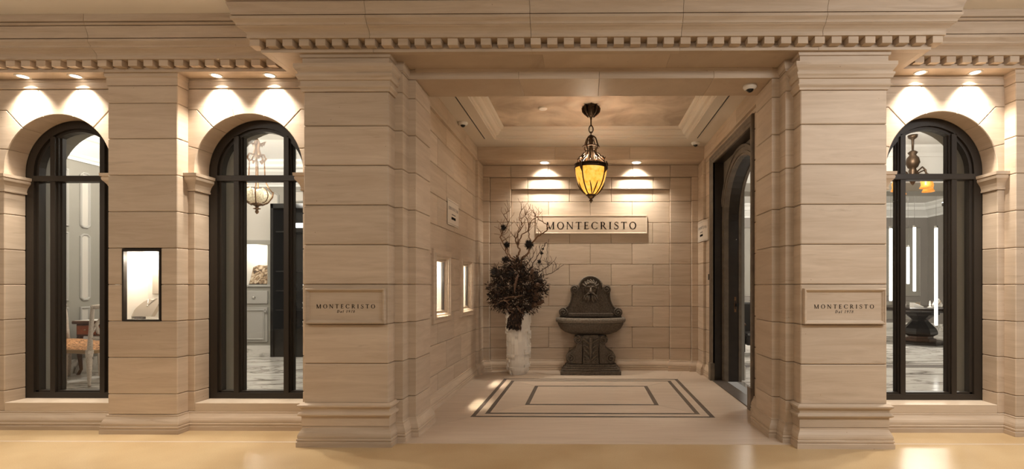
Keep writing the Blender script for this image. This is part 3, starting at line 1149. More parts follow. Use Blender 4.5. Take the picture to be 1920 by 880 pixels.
zs = [0.150] + COURSES + [2.815, Z_FR]
for i, (z0, z1) in enumerate(zip(zs[:-1], zs[1:])):
    holes = [(n - 0.212, n + 0.212) for n in NICHES] if i in (3, 4) else ()
    course_blocks(wl_l, z0, z1, Y_J, Y_BK, 0.35 if i % 2 else 0.66, 0.62, -1.715, -X_W, holes)

wl_r = struct(MB().box(1.700, 1.80, 6.45, 7.4, 0, 3.3).build('wall_right', 'mortar'), 'ashlar side wall of the porch with the arched doorway')
MB().box(1.700, 1.80, Y_J, 4.80, 0, 3.3).build('wall_core', 'mortar', wl_r)
MB().box(1.700, 1.80, 4.80, 6.45, 2.975, 3.3).build('wall_core', 'mortar', wl_r)
for i, (z0, z1) in enumerate(zip(zs[:-1], zs[1:])):
    block_side(wl_r, X_W, 1.715, Y_J, 4.80, z0, min(z1, 2.974))
    block_side(wl_r, X_W, 1.715, 6.447, Y_BK, z0, min(z1, 2.974))
for a, b in ((Y_J, 5.0), (5.0, 5.8), (5.8, Y_BK)):
    block_side(wl_r, X_W, 1.715, a, b, 2.975, Z_FR)
for s, par in ((-1, wl_l), (1, wl_r)):
    x0, x1 = sorted((s * 1.59, s * 1.715))
    for a, b in ((Y_J, 5.3), (5.3, 6.1), (6.1, Y_BK)):
        block(par, x0, x1, a, b, Z_FR, Z_CL, 'frieze_stone', c=0.002, gap=0.0006)
    MB().sweep([(-0.01, 3.02), (0.030, 3.02), (0.030, 3.03), (0.025, 3.036), (-0.01, 3.036)], mir([(-X_W, Y_J), (-X_W, Y_BK)], s)).build('frieze_moulding', 'limestone', par)
MB().sweep(BASE, [(-X_W, Y_J), (-X_W, Y_BK), (-X_REV, Y_BK)]).build('base_moulding', 'limestone', wl_l)
MB().sweep(BASE, [(X_REV, Y_BK), (X_W, Y_BK), (X_W, 6.449)]).build('base_moulding', 'limestone', wl_r)
MB().sweep(BASE, [(X_W, 4.799), (X_W, Y_J)]).build('base_moulding', 'limestone', wl_r)

# porch back wall ---------------------------------------------------------------
wl_b = struct(MB().box(-1.80, 1.80, 7.30, 7.45, 0, 3.3).build('wall_back', 'mortar'), 'stepped ashlar back wall of the porch behind the fountain')
zs = [0.150] + COURSES + [2.685]
for i, (z0, z1) in enumerate(zip(zs[:-1], zs[1:])):
    xs = [-X_B]
    x = -1.55 if i % 2 == 0 else -1.24
    while x < X_B - 0.05:
        if x > -X_B + 0.05:
            xs.append(x)
        x += 0.62
    xs.append(X_B)
    for a, b in zip(xs[:-1], xs[1:]):
        block(wl_b, a, b, Y_C, 7.31, z0, z1)
zb = [0.150] + COURSES + [2.855]
for z0, z1 in zip(zb[:-1], zb[1:]):
    for s in (-1, 1):
        a, b = sorted((s * X_B, s * X_A))
        block(wl_b, a, b, Y_B, 7.31, z0, z1)
xs = [-X_B, -0.93, -0.31, 0.31, 0.93, X_B]
for a, b in zip(xs[:-1], xs[1:]):
    block(wl_b, a, b, Y_B, 7.31, 2.685, 2.855)
for z0, z1 in zip([0.15] + COURSES, COURSES + [2.855]):
    for s in (-1, 1):
        a, b = sorted((s * X_A, s * (X_REV + 0.02)))
        block(wl_b, a, b, Y_A, 7.31, z0, z1)
xs = [-X_REV - 0.02, -1.17, -0.62, 0.0, 0.62, 1.17, X_REV + 0.02]
for a, b in zip(xs[:-1], xs[1:]):
    block(wl_b, a, b, Y_A, 7.31, 2.855, Z_FR)
for z0, z1 in zip([0.15] + COURSES + [2.815], COURSES + [2.815, Z_FR]):
    for s in (-1, 1):
        a, b = sorted((s * X_REV, s * 1.70))
        block(wl_b, a, b, Y_BK, 7.05, z0, z1, 'reveal_block')
block(wl_b, -1.70, 1.70, Y_BK + 0.02, 7.31, Z_FR, Z_FR + 0.03, 'soffit_slab', c=0.001)
for a, b in ((-1.60, -0.5), (-0.5, 0.55), (0.55, 1.60)):
    block(wl_b, a, b, Y_BK, 6.85, Z_FR + 0.0005, Z_CL, 'frieze_stone', c=0.002, gap=0.0006)
MB().sweep(BASE, [(-X_REV, Y_BK), (-X_REV, Y_A), (-X_A, Y_A), (-X_A, Y_B), (-X_B, Y_B), (-X_B, Y_C), (X_B, Y_C), (X_B, Y_B), (X_A, Y_B), (X_A, Y_A), (X_REV, Y_A), (X_REV, Y_BK)]).build('base_moulding', 'limestone', wl_b)

# porch ceiling ------------------------------------------------------------------
CX, CY0, CY1 = 1.286, 4.625, 6.395
Z_IN = 3.335
vc = struct(MB().box(-1.8, 1.8, 4.3, 7.4, Z_IN, Z_IN + 0.08).build('ceiling_vestibule', 'painted_ceiling'), 'coffered porch ceiling with mottled painted centre')
MB().box(-1.70, -CX, Y_J - 0.02, Y_BK + 0.02, Z_CL, Z_IN).build('ceiling_border', 'plaster_white', vc)
MB().box(CX, 1.70, Y_J - 0.02, Y_BK + 0.02, Z_CL, Z_IN).build('ceiling_border', 'plaster_white', vc)
MB().box(-CX, CX, Y_J - 0.02, CY0, Z_CL, Z_IN).build('ceiling_border', 'plaster_white', vc)
MB().box(-CX, CX, CY1, Y_BK + 0.02, Z_CL, Z_IN).build('ceiling_border', 'plaster_white', vc)
COF = [(-0.01, Z_CL - 0.004), (0.006, Z_CL - 0.004), (0.006, 3.222), (0.024, 3.226), (0.034, 3.234), (0.034, 3.248), (0.060, 3.252), (0.082, 3.268), (0.092, 3.288), (0.110, 3.294), (0.110, 3.306), (0.138, 3.312), (0.150, 3.326), (0.150, Z_IN), (-0.01, Z_IN)]
MB().sweep(COF, [(-CX, CY0), (-CX, CY1), (CX, CY1), (CX, CY0)], closed=True).build('coffer_moulding', 'plaster_white', vc)

# ------------------------------------------------------------------ doorway in the right wall
door = thing('door_1', 'dark timber arched doorway in the right wall of the porch', None, (X_W, 5.6235, 0), kind='structure')
YD0, YD1, ZD = 4.80, 6.447, 2.975
CASP = [(0, -0.02), (0, 0.020), (0.010, 0.030), (0.028, 0.030), (0.034, 0.022), (0.058, 0.018), (0.066, 0.008), (0.095, 0.005), (0.095, -0.02)]
MB().sweep(CASP, [(YD0, 0.23), (YD0, ZD), (YD1, ZD), (YD1, 0.23)], plane='yz', level=X_W).build('casing', 'door_wood', door)
for a in (YD0, YD1 - 0.1):
    MB().box(X_W - 0.038, X_W + 0.02, a, a + 0.1, 0, 0.235, 0.004).build('casing_plinth', 'door_wood', door)
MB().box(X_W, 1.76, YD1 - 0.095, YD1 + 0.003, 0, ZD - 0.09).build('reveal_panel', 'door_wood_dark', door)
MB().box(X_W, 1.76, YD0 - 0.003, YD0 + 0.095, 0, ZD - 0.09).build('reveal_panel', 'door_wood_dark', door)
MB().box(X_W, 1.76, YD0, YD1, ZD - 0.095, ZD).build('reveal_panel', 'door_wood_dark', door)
YDC, DR, DS = 5.6235, 0.665, 2.10


def arch_ring_x(r0, r1, x0, x1, z0=0.0, n=24):
    mb = MB()
    A = arch_loop(YDC, r0, z0, DS, r0, n); B = arch_loop(YDC, r1, z0, DS, r1, n)
    k = len(A)
    vs_ = [(x0, a, b) for a, b in A] + [(x0, a, b) for a, b in B] + [(x1, a, b) for a, b in B] + [(x1, a, b) for a, b in A]
    fs_ = []
    for i in range(k - 1):
        for q in range(4):
            q2 = (q + 1) % 4
            fs_.append((q * k + i, q * k + i + 1, q2 * k + i + 1, q2 * k + i))
    fs_ += [(0, k, 2 * k, 3 * k), (k - 1, 2 * k - 1, 3 * k - 1, 4 * k - 1)]
    return mb.add(vs_, fs_)


loop = arch_loop(YDC, DR + 0.02, 0, DS, DR + 0.02, 24)
poly = loop + [(YD1 - 0.05, 0), (YD1 - 0.05, ZD - 0.05), (YD0 + 0.05, ZD - 0.05), (YD0 + 0.05, 0)]
MB().prism(poly[::-1], 1.755, 1.80, 'x').build('arch_panel', 'door_wood', door)
arch_ring_x(DR + 0.118, DR + 0.09, 1.722, 1.80).build('arch_moulding', 'door_wood', door)
arch_ring_x(DR + 0.092, DR + 0.05, 1.738, 1.80).build('arch_moulding', 'door_wood', door)
arch_ring_x(DR + 0.052, DR + 0.022, 1.728, 1.80).build('arch_moulding', 'door_wood', door)
arch_ring_x(DR + 0.024, DR, 1.742, 1.80).build('arch_moulding', 'door_wood', door)
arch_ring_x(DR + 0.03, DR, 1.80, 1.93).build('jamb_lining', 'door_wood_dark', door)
arch_ring_x(DR + 0.06, DR - 0.012, 1.93, 1.965).build('inner_casing', 'door_wood', door)
MB().box(1.60, 1.77, YD0 + 0.02, YD1 - 0.08, -0.01, 0.012, 0.003).build('threshold', 'inlay', door)
yj = YDC + DR
sp_ = MB().box(1.872, 1.898, yj - 0.005, yj + 0.004, 0.91, 1.11).build('strike_plate', 'gilt_bronze', door)
MB().box(1.879, 1.891, yj - 0.008, yj - 0.004, 0.95, 1.06).build('latch_hole', 'black', sp_)
MB().box(1.89, 1.925, yj - 0.03, yj - 0.004, 0.985, 1.02).build('latch', 'black', sp_)
MB().ball((1.90, yj - 0.002, 1.86), 0.007, 8, 6).build('peg', 'steel', door)

# ------------------------------------------------------------------ display niches in the left wall
NFP = [(p_ * 0.83, h_) for p_, h_ in [(0, -0.06), (0, 0.018), (0.006, 0.022), (0.050, 0.022), (0.056, 0.031), (0.074, 0.031), (0.084, 0.020), (0.104, 0.012), (0.104, -0.006), (0.122, -0.028), (0.145, -0.028), (0.145, -0.06)]]
for i, yc in enumerate(NICHES):
    nm = ['lit display niche in the porch wall nearer the pier', 'lit display niche in the porch wall nearer the tall white vase'][i]
    t = thing('display_niche', nm, 'display case', (-X_W, yc, 0.965), 'display niches in the porch wall')
    a, b, z0, z1 = yc - 0.315, yc + 0.315, 0.865, 1.635
    MB().sweep([(p, -h) for p, h in NFP], [(a, z0), (a, z1), (b, z1), (b, z0)], closed=True, plane='yz', level=-X_W).build('stone_frame', 'limestone', t)
    y0, y1, q0, q1 = yc - 0.195, yc + 0.195, 0.957, 1.543
    MB().prism(rect(y0, y1, q0, q0 + 0.012), -1.655, -1.645, 'x').build('metal_frame', 'black', t)
    MB().prism(rect(y0, y1, q1 - 0.012, q1), -1.655, -1.645, 'x').build('metal_frame', 'black', t)
    MB().prism(rect(y0, y0 + 0.012, q0, q1), -1.655, -1.645, 'x').build('metal_frame', 'black', t)
    MB().prism(rect(y1 - 0.012, y1, q0, q1), -1.672, -1.645, 'x').build('metal_frame', 'black', t)
    MB().box(-1.652, -1.648, y0 + 0.01, y1 - 0.01, q0 + 0.01, q1 - 0.01).build('glass_front', 'glass', t)
    ln = MB()
    ln.box(-2.00, -1.985, y0 - 0.015, y1 + 0.015, q0 - 0.012, q1 + 0.012)
    ln.box(-2.00, -1.672, y0 - 0.015, y0, q0, q1)
    ln.box(-2.00, -1.672, y1, y1 + 0.015, q0, q1)
    ln.box(-2.00, -1.672, y0, y1, q0 - 0.015, q0)
    ln.box(-2.00, -1.672, y0, y1, q1, q1 + 0.015)
    ln.build('white_lining', 'case_white', t)
    # velvet stand with a pendant, low in the niche
    bulb('niche_lamp', (-1.84, yc - 0.06, 1.40), 6, (1.0, 0.90, 0.76), 0.04)
    nd_ = area('niche_strip', (-1.79, yc, 1.525), (0, 0, 0), 0.36, 0.035, 1.3, (1.0, 0.86, 0.68))
    nd_.data.spread = R(17)
    za_ = -(Vector((-1.265, yc - 0.12, 0)) - Vector((-1.79, yc, 1.525))).normalized()
    xa_ = (Vector((0, 1, 0)) - za_ * za_.y).normalized()
    nd_.rotation_euler = Matrix((xa_, za_.cross(xa_), za_)).transposed().to_euler()

# jewellery case in the left pilaster
x0, x1, z0, z1 = CASE
t = thing('jewellery_case', 'small lit jewellery showcase with dark frame set into the pilaster', 'display case', ((x0 + x1) / 2, Y_PIL, z0))
fw = 0.013
MB().box(x0, x1, Y_PIL - 0.003, Y_PIL + 0.03, z0, z0 + fw).build('frame_rail', 'bronze_frame', t)
MB().box(x0, x1, Y_PIL - 0.003, Y_PIL + 0.03, z1 - fw - 0.008, z1).build('frame_rail', 'bronze_frame', t)
MB().box(x0, x0 + fw, Y_PIL - 0.003, Y_PIL + 0.03, z0 + fw, z1 - fw).build('frame_stile', 'bronze_frame', t)
MB().box(x1 - fw, x1, Y_PIL - 0.003, Y_PIL + 0.03, z0 + fw, z1 - fw).build('frame_stile', 'bronze_frame', t)
MB().box(x0 + 0.01, x1 - 0.01, Y_PIL + 0.01, Y_PIL + 0.014, z0 + 0.01, z1 - 0.01).build('glass_front', 'glass', t)
ln = MB()
yb = Y_PIL + 0.24
ln.box(x0, x1, yb - 0.01, yb, z0, z1)
ln.box(x0, x0 + 0.012, Y_PIL + 0.03, yb - 0.01, z0, z1)
ln.box(x1 - 0.012, x1, Y_PIL + 0.03, yb - 0.01, z0, z1)
ln.box(x0 + 0.012, x1 - 0.012, Y_PIL + 0.03, yb - 0.01, z0, z0 + 0.012)
ln.box(x0 + 0.012, x1 - 0.012, Y_PIL + 0.03, yb - 0.01, z1 - 0.012, z1)
ln.build('white_lining', 'case_white', t)
MB().box(-3.945, -3.885, yb - 0.024, yb - 0.011, 1.18, 1.40, 0.002).build('grey_card', 'bust_velvet', t)
bulb('case_lamp', ((x0 + x1) / 2 - 0.02, Y_PIL + 0.10, z1 - 0.07), 5.5, (1.0, 0.90, 0.78), 0.025)
# necklace stand
nb = thing('necklace_stand', 'grey velvet necklace stand holding a silver pendant in the pilaster showcase', 'necklace stand', (-3.895, Y_PIL + 0.13, z0 + 0.012))
zz = z0 + 0.012
prof = []
pts_f = [(-0.115, 0.022), (0.075, 0.022), (0.105, 0.19), (0.06, 0.178), (0.03, 0.165), (0.0, 0.172), (-0.045, 0.148), (-0.085, 0.10)]
vs_, fs_ = [], []
mbn = MB()
q = [(-3.895 + a, zz + b) for a, b in pts_f]
n_ = len(q)
front = [(a, Y_PIL + 0.060 + (b - zz) * 0.45, b) for a, b in q]
back = [(a, Y_PIL + 0.095 + (b - zz) * 0.52, b) for a, b in q]
mbn.add(front + back, [tuple(range(n_)), tuple(range(n_, 2 * n_))[::-1]] + [(i, n_ + i, n_ + (i + 1) % n_, (i + 1) % n_) for i in range(n_)])
mbn.build('velvet_bust', 'bust_velvet', nb)
MB().box(-3.955, -3.895, Y_PIL + 0.06, Y_PIL + 0.10, zz - 0.001, zz + 0.024).build('foot', 'ink_grey', nb)
cy_ = Y_PIL + 0.054
MB().tube([(-3.905, cy_ + 0.08, zz + 0.170), (-3.895, cy_ + 0.066, zz + 0.14), (-3.89, cy_ + 0.058, zz + 0.118), (-3.87, cy_ + 0.068, zz + 0.146), (-3.83, cy_ + 0.084, zz + 0.178)], 0.0028, 5).build('chain', 'silver', nb)
MB().ball((-3.89, cy_ + 0.056, zz + 0.112), 0.008, 8, 6).build('pendant', 'silver', nb)

# ------------------------------------------------------------------ plaques
PF = [(0, 0), (0, 0.024), (0.004, 0.034), (0.012, 0.034), (0.016, 0.026), (0.022, 0.022), (0.026, 0.015), (0.030, 0.0125), (0.030, 0)]
for s in (-1, 1):
    xa, xb = sorted((s * 1.618, s * 2.245))
    za, zb = 0.957, 1.232
    t = thing('stone_plaque', 'carved stone name plaque on the pier %s' % ('beside the two arched windows' if s < 0 else 'beside the single arched window'), 'plaque', ((xa + xb) / 2, Y_PIER, za), 'name plaques on the piers')
    MB().box(xa + 0.012, xb - 0.012, Y_PIER - 0.012, Y_PIER + 0.003, za + 0.012, zb - 0.012).build('panel', 'limestone', t)
    MB().sweep(PF, [(xa, za), (xa, zb), (xb, zb), (xb, za)], closed=True, plane='xz', level=Y_PIER).build('moulded_frame', 'limestone', t)
    xm = (xa + xb) / 2
    yt = Y_PIER - 0.012
    for st, wd_, cap, zb_, sl, nm in (('MONTECRISTO', 0.459, 0.0315, 1.077, 0, 'letter'), ('Dal 1978', 0.138, 0.0205, 1.043, 0.22, 'date_letter')):
        for qd in text_letters(st, wd_, cap, sl):
            text_mb(qd, lambda u, v: (xm + u, yt, zb_ + v), (0, -1, 0), 0.0012).build(nm, 'ink', t, fix=False)
t = thing('stone_sign', 'wide stone name sign on the back wall above the fountain', 'sign', (0.015, Y_C, 2.025))
xa, xb, za, zb = -0.815, 0.845, 2.025, 2.304
MB().box(xa, xb, Y_C - 0.026, Y_C + 0.002, za, zb, 0.004).build('panel', 'limestone', t)
MB().sweep([(0.0, 0.0), (0.0, 0.006), (0.012, 0.006), (0.018, 0.0)], [(xa + 0.004, za + 0.004), (xa + 0.004, zb - 0.004), (xb - 0.004, zb - 0.004), (xb - 0.004, za + 0.004)], closed=True, plane='xz', level=Y_C - 0.0255).build('raised_edge', 'limestone', t)
for qd in text_letters('MONTECRISTO', 1.331, 0.105):
    text_mb(qd, lambda u, v: (0.015 + u, Y_C - 0.026, 2.098 + v), (0, -1, 0), 0.002).build('letter', 'ink', t, fix=False)


# ------------------------------------------------------------------ paper notices
def notice(label, fn, nrm, W, Hh, base):
    """fn(u, v, d): a point on the sheet, d towards the viewer"""
    t = thing('paper_notice', label, 'notice', base, 'paper notices in the porch')
    mb = MB()
    nu = 14
    vs_ = [fn(W * i / nu, v, d) for d in (0.004, 0.0055) for v in (0, Hh) for i in range(nu + 1)]
    k = nu + 1
    fs_ = []
    for i in range(nu):
        fs_.append((2 * k + i, 2 * k + i + 1, 3 * k + i + 1, 3 * k + i))
        fs_.append((i, k + i, k + i + 1, i + 1))
        fs_.append((i, i + 1, 2 * k + i + 1, 2 * k + i))
        fs_.append((k + i, 3 * k + i, 3 * k + i + 1, k + i + 1))
    fs_ += [(0, 2 * k, 3 * k, k), (k - 1, 2 * k - 1, 4 * k - 1, 3 * k - 1)]
    mb.add(vs_, fs_).build('sheet', 'paper', t)

    def put(quads, u0, v0, name, mat):
        m = MB()
        for q in quads:
            a = [fn(u0 + x, v0 + y, 0.0058) for x, y in q]
            b = [fn(u0 + x, v0 + y, 0.0064) for x, y in q]
            n = len(a)
            m.add(a + b, [tuple(range(n, 2 * n)), tuple(range(n))[::-1]] + [(i, (i + 1) % n, n + (i + 1) % n, n + i) for i in range(n)])
        o_ = m.build(name, mat, t, fix=False)
        if name == 'headline':
            o_['kind'] = 'stuff'

    def bars(w, h, y=0):
        st = 8
        return [[(-w / 2 + w * i / st, y), (-w / 2 + w * (i + 1) / st, y), (-w / 2 + w * (i + 1) / st, y + h), (-w / 2 + w * i / st, y + h)] for i in range(st)]
    put(text_quads('JOIN OUR TEAM', W * 0.86, 0.036), W / 2, Hh * 0.60, 'headline', 'ink_grey')
    put(bars(W * 0.34, 0.012), W * 0.50, Hh * 0.42, 'small_print', 'ink_grey')
    put(bars(W * 0.38, 0.030), W * 0.49, Hh * 0.24, 'dark_box', 'ink')
    put(bars(W * 0.96, 0.003), W * 0.5, Hh * 0.93, 'border_line', 'ink_grey')
    put(bars(W * 0.96, 0.003), W * 0.5, Hh * 0.05, 'border_line', 'ink_grey')


def fn_left(u, v, d):
    bend = 0.012 * math.sin(math.pi * u / 0.46)
    return (-X_W + d + bend * 0.4, 5.355 + u, 1.949 + v)


notice('paper recruiting notice on the wall above the display niches', fn_left, None, 0.46, 0.29, (-X_W, 5.36, 1.949))
PR = [(1.5745, 7.02), (1.5735, 6.88), (1.572, 6.76), (1.574, 6.728), (1.585, 6.69), (1.609, 6.635), (1.6145, 6.595)]


def fn_right(u, v, d):
    acc = 0
    for a, b in zip(PR[:-1], PR[1:]):
        l = math.dist(a, b)
        if u <= acc + l + 1e-9 or b == PR[-1]:
            t = (u - acc) / l
            return (a[0] + (b[0] - a[0]) * t - d, a[1] + (b[1] - a[1]) * t, 1.883 + v)
        acc += l


WR = sum(math.dist(a, b) for a, b in zip(PR[:-1], PR[1:]))
notice('paper recruiting notice bent around the corner beside the doorway', fn_right, None, WR, 0.29, (X_REV, 6.9, 1.883))

# ------------------------------------------------------------------ downlights


def downlight(label, group, x, y, z, r, power, tgt, angle, blend):
    t = thing('downlight', label, 'downlight', (x, y, z), group)
    MB().lathe([(r * 0.78, z - 0.001), (r * 1.12, z - 0.004), (r * 1.15, z - 0.001), (r * 1.15, z + 0.004), (r * 0.78, z + 0.004)], x, y, 24, cap=False).build('trim_ring', 'white_plastic', t, True)
    MB().lathe([(r * 0.8, z - 0.0005), (r * 0.8, z + 0.003)], x, y, 20).build('lens', 'lamp_disc', t)
    spot('downlight_beam', (x, y, z - 0.012), tgt, power, angle, blend, (1.0, 0.91, 0.78), r * 0.7)


for (xc, _a, _b), w in zip(BAYS, ('carved chair', 'crystal bowl lamp', 'urn table')):
    for s, sd in ((-1, 'left'), (1, 'right')):
        downlight('recessed soffit downlight, %s of the two above the window with the %s' % (sd, w), 'shopfront downlights', xc + s * 0.23, 4.088, Z_SOF, 0.046, 130, (xc + s * 0.23, 4.135, 0), 104, 1.0)
for s, sd in ((-1, 'left'), (1, 'right')):
    downlight('recessed downlight above the stone sign, %s one of the pair' % sd, 'porch downlights', s * 0.66, 6.90, Z_FR, 0.075, 120, (s * 0.66, 7.14, 2.25), 120, 1.0)

# ------------------------------------------------------------------ small ceiling fixtures
for x, y, z, lab in ((-1.535, 5.73, Z_CL, 'white dome camera on the porch ceiling by the left wall'), (1.43, 6.56, Z_CL, 'white dome camera at the back corner of the porch ceiling'), (1.349, 4.14, Z_LIN, 'white dome camera under the lintel beside the pier')):
    t = thing('dome_camera', lab, 'camera', (x, y, z), 'dome cameras')
    k = 1.0
    MB().lathe([(0.056, z), (0.058, z - 0.012), (0.050, z - 0.026), (0.034, z - 0.036), (0.034, z)], x, y, 24).build('housing', 'white_plastic', t, 'auto')
    MB().ball((x, y - 0.004, z - 0.034), 0.028, 14, 9, (1, 1, 0.9)).build('dark_dome', 'black_gloss', t, True)
t = thing('smoke_detector', 'small white round detector on the painted porch ceiling', 'smoke detector', (-0.566, 5.61, Z_IN))
MB().lathe([(0.050, Z_IN), (0.050, Z_IN - 0.010), (0.042, Z_IN - 0.018), (0.0, Z_IN - 0.020)], -0.566, 5.61, 24).build('housing', 'white_plastic', t, 'auto')
MB().lathe([(0.030, Z_IN - 0.0185), (0.028, Z_IN - 0.0215), (0.0, Z_IN - 0.022)], -0.566, 5.61, 20).build('cap', 'white_plastic', t, 'auto')
for s, sd in ((-1, 'on the side with the display niches'), (1, 'on the side with the arched doorway')):
    t = thing('slot_diffuser', 'long slotted air diffuser in the porch ceiling %s' % sd, 'air vent', (s * 1.41, 5.5, Z_CL), 'slot diffusers')
    xm = s * 1.41
    MB().box(xm - 0.022, xm - 0.008, 4.70, 6.37, Z_CL - 0.004, Z_CL + 0.002).build('flange', 'plaster_white', t)
    MB().box(xm + 0.008, xm + 0.022, 4.70, 6.37, Z_CL - 0.004, Z_CL + 0.002).build('flange', 'plaster_white', t)
    MB().box(xm - 0.008, xm + 0.008, 4.70, 6.37, Z_CL - 0.0015, Z_CL + 0.002).build('slot', 'black', t)
t = thing('door_sensor', 'small black card reader beside the doorway', 'card reader', (X_W, 6.55, 1.33))
MB().box(X_W - 0.014, X_W, 6.535, 6.565, 1.335, 1.415, 0.003).build('body', 'black', t)
MB().box(X_W - 0.0155, X_W - 0.013, 6.542, 6.558, 1.385, 1.40).build('button', 'ink_grey', t)

# ------------------------------------------------------------------ lantern
LX, LY = -0.004, 5.55
lan = thing('hanging_lantern', 'bronze hanging lantern with glowing amber glass in the porch', 'lantern', (LX, LY, 2.21))
can = MB().lathe([(0.0, 3.335), (0.078, 3.335), (0.082, 3.322), (0.070, 3.312), (0.076, 3.285), (0.060, 3.245), (0.034, 3.215), (0.014, 3.200), (0.0, 3.200)], LX, LY, 20, cap=False).build('canopy', 'antique_bronze', lan, 'auto')
for i in range(8):
    a = 2 * math.pi * i / 8
    ca, sa = math.cos(a), math.sin(a)
    pts = [(LX + ca * r, LY + sa * r, z) for r, z in ((0.084, 3.330), (0.094, 3.305), (0.088, 3.270), (0.068, 3.240), (0.044, 3.212))]
    MB().tube(pts, [0.010, 0.018, 0.018, 0.012, 0.004], 6).build('canopy_leaf', 'antique_bronze', can, True)
MB().lathe([(0.009, 3.21), (0.012, 3.19), (0.008, 3.17), (0.008, 3.12), (0.013, 3.11), (0.008, 3.10)], LX, LY, 10).build('rod', 'antique_bronze', lan, True)
MB().tube([(LX + 0.024 * math.sin(a), LY, 3.065 + 0.042 * math.cos(a)) for a in [2 * math.pi * i / 16 for i in range(16)]], 0.007, 6, closed=True).build('chain_link', 'antique_bronze', lan, True)
MB().tube([(LX, LY + 0.018 * math.sin(a), 3.012 + 0.026 * math.cos(a)) for a in [2 * math.pi * i / 14 for i in range(14)]], 0.006, 6, closed=True).build('chain_link', 'antique_bronze', lan, True)
MB().lathe([(0.0, 3.000), (0.022, 2.995), (0.028, 2.975), (0.020, 2.955), (0.034, 2.94), (0.024, 2.915), (0.020, 2.86), (0.030, 2.82), (0.016, 2.78), (0.014, 2.70), (0.02, 2.66), (0.0, 2.65)], LX, LY, 12, cap=False).build('stem', 'antique_bronze', lan, True)
for i in range(4):
    a = R(-123 + 90 * i)
    ca, sa = math.cos(a), math.sin(a)
    ctl = [(0.022, 2.985), (0.062, 2.955), (0.082, 2.900), (0.094, 2.862), (0.074, 2.828), (0.068, 2.79), (0.090, 2.745), (0.140, 2.700), (0.178, 2.662), (0.190, 2.625)]
    sp = spline(ctl, 4)
    rb = MB().tube([(LX + ca * p.x, LY + sa * p.x, p.y) for p in sp], 0.0085, 6).build('crown_arm', 'antique_bronze', lan, True)
    MB().tube([(LX + ca * r, LY + sa * r, z) for r, z in ((0.120, 2.735), (0.160, 2.722), (0.180, 2.700), (0.196, 2.720))], [0.004, 0.014, 0.011, 0.002], 6).build('leaf', 'antique_bronze', rb, True)
    for a2 in (a + 0.5, a + 1.07):
        ca, sa = math.cos(a2), math.sin(a2)
        MB().tube([(LX + ca * r, LY + sa * r, z) for r, z in ((0.060, 2.80), (0.095, 2.775), (0.120, 2.735), (0.150, 2.722), (0.150, 2.690), (0.120, 2.690))], [0.004, 0.010, 0.012, 0.010, 0.008, 0.003], 6).build('leaf_scroll', 'antique_bronze', lan, True)
for z, r, w in ((2.862, 0.094, 0.008), (2.648, 0.184, 0.010), (2.612, 0.191, 0.008)):
    MB().tube([(LX + r * math.cos(2 * math.pi * i / 36), LY + r * math.sin(2 * math.pi * i / 36), z) for i in range(36)], w, 6, closed=True).build('ring', 'antique_bronze', lan, True)
MB().lathe([(0.183, 2.64), (0.189, 2.63), (0.189, 2.620), (0.184, 2.612)], LX, LY, 36, cap=False).build('band', 'antique_bronze', lan, True)
GP = [(0.180, 2.612), (0.180, 2.575), (0.174, 2.530), (0.160, 2.475), (0.138, 2.420), (0.108, 2.368), (0.076, 2.328), (0.046, 2.305)]
for i in range(4):
    a0 = R(-123 + 90 * i)
    MB().lathe(GP, LX, LY, 12, cap=False, a0=a0 + 0.02, a1=a0 + math.pi / 2 - 0.02).build('glass_panel', 'amber_glass', lan, True)
    ca, sa = math.cos(a0), math.sin(a0)
    rb = MB().tube([(LX + ca * (r + 0.004), LY + sa * (r + 0.004), z) for r, z in GP], 0.0075, 6).build('rib', 'antique_bronze', lan, True)
    am = a0 + math.pi / 4
    for sgn in (-1, 1):
        pts = []
        for k, (r, z) in enumerate(((0.060, 2.312), (0.090, 2.338), (0.118, 2.372), (0.140, 2.412), (0.152, 2.445))):
            aa = am + sgn * (0.10 + 0.05 * k)
            pts.append((LX + (r + 0.006) * math.cos(aa), LY + (r + 0.006) * math.sin(aa), z))
        MB().tube(pts, [0.006, 0.007, 0.007, 0.006, 0.002], 5).build('tendril', 'antique_bronze', rb, True)
    MB().tube([(LX + ca * r, LY + sa * r, z) for r, z in ((0.205, 2.668), (0.212, 2.63), (0.205, 2.585), (0.186, 2.54))], [0.006, 0.017, 0.014, 0.003], 7).build('mount', 'antique_bronze', rb, True)
MB().lathe([(0.0, 2.312), (0.055, 2.310), (0.062, 2.300), (0.040, 2.285), (0.030, 2.268), (0.012, 2.258), (0.020, 2.248), (0.010, 2.236), (0.008, 2.226), (0.0, 2.205)], LX, LY, 14, cap=False).build('finial', 'antique_bronze', lan, True)
MB().tube([(LX - 0.022, LY, 2.238), (LX + 0.022, LY, 2.238)], 0.005, 6).build('finial_cross', 'antique_bronze', lan, True)
bulb('lantern_glow', (LX, LY, 2.72), 26.0, (1.0, 0.86, 0.66), 0.06)
bulb('lantern_glow_low', (LX, LY, 2.12), 2.0, (1.0, 0.62, 0.22), 0.10)

# ------------------------------------------------------------------ vase
VX, VY = -1.03, 6.83
vase = thing('floor_vase', 'tall white ceramic floor vase with stepped carved relief', 'vase', (VX, VY, 0))


def vr(z):
    pts = [(0.0, 0.108), (0.03, 0.120), (0.09, 0.146), (0.20, 0.156), (0.40, 0.160), (0.60, 0.162), (0.75, 0.162), (0.87, 0.158)]
    for (a, ra), (b, rb) in zip(pts[:-1], pts[1:]):
        if z <= b:
            return ra + (rb - ra) * (z - a) / (b - a)
    return pts[-1][1]


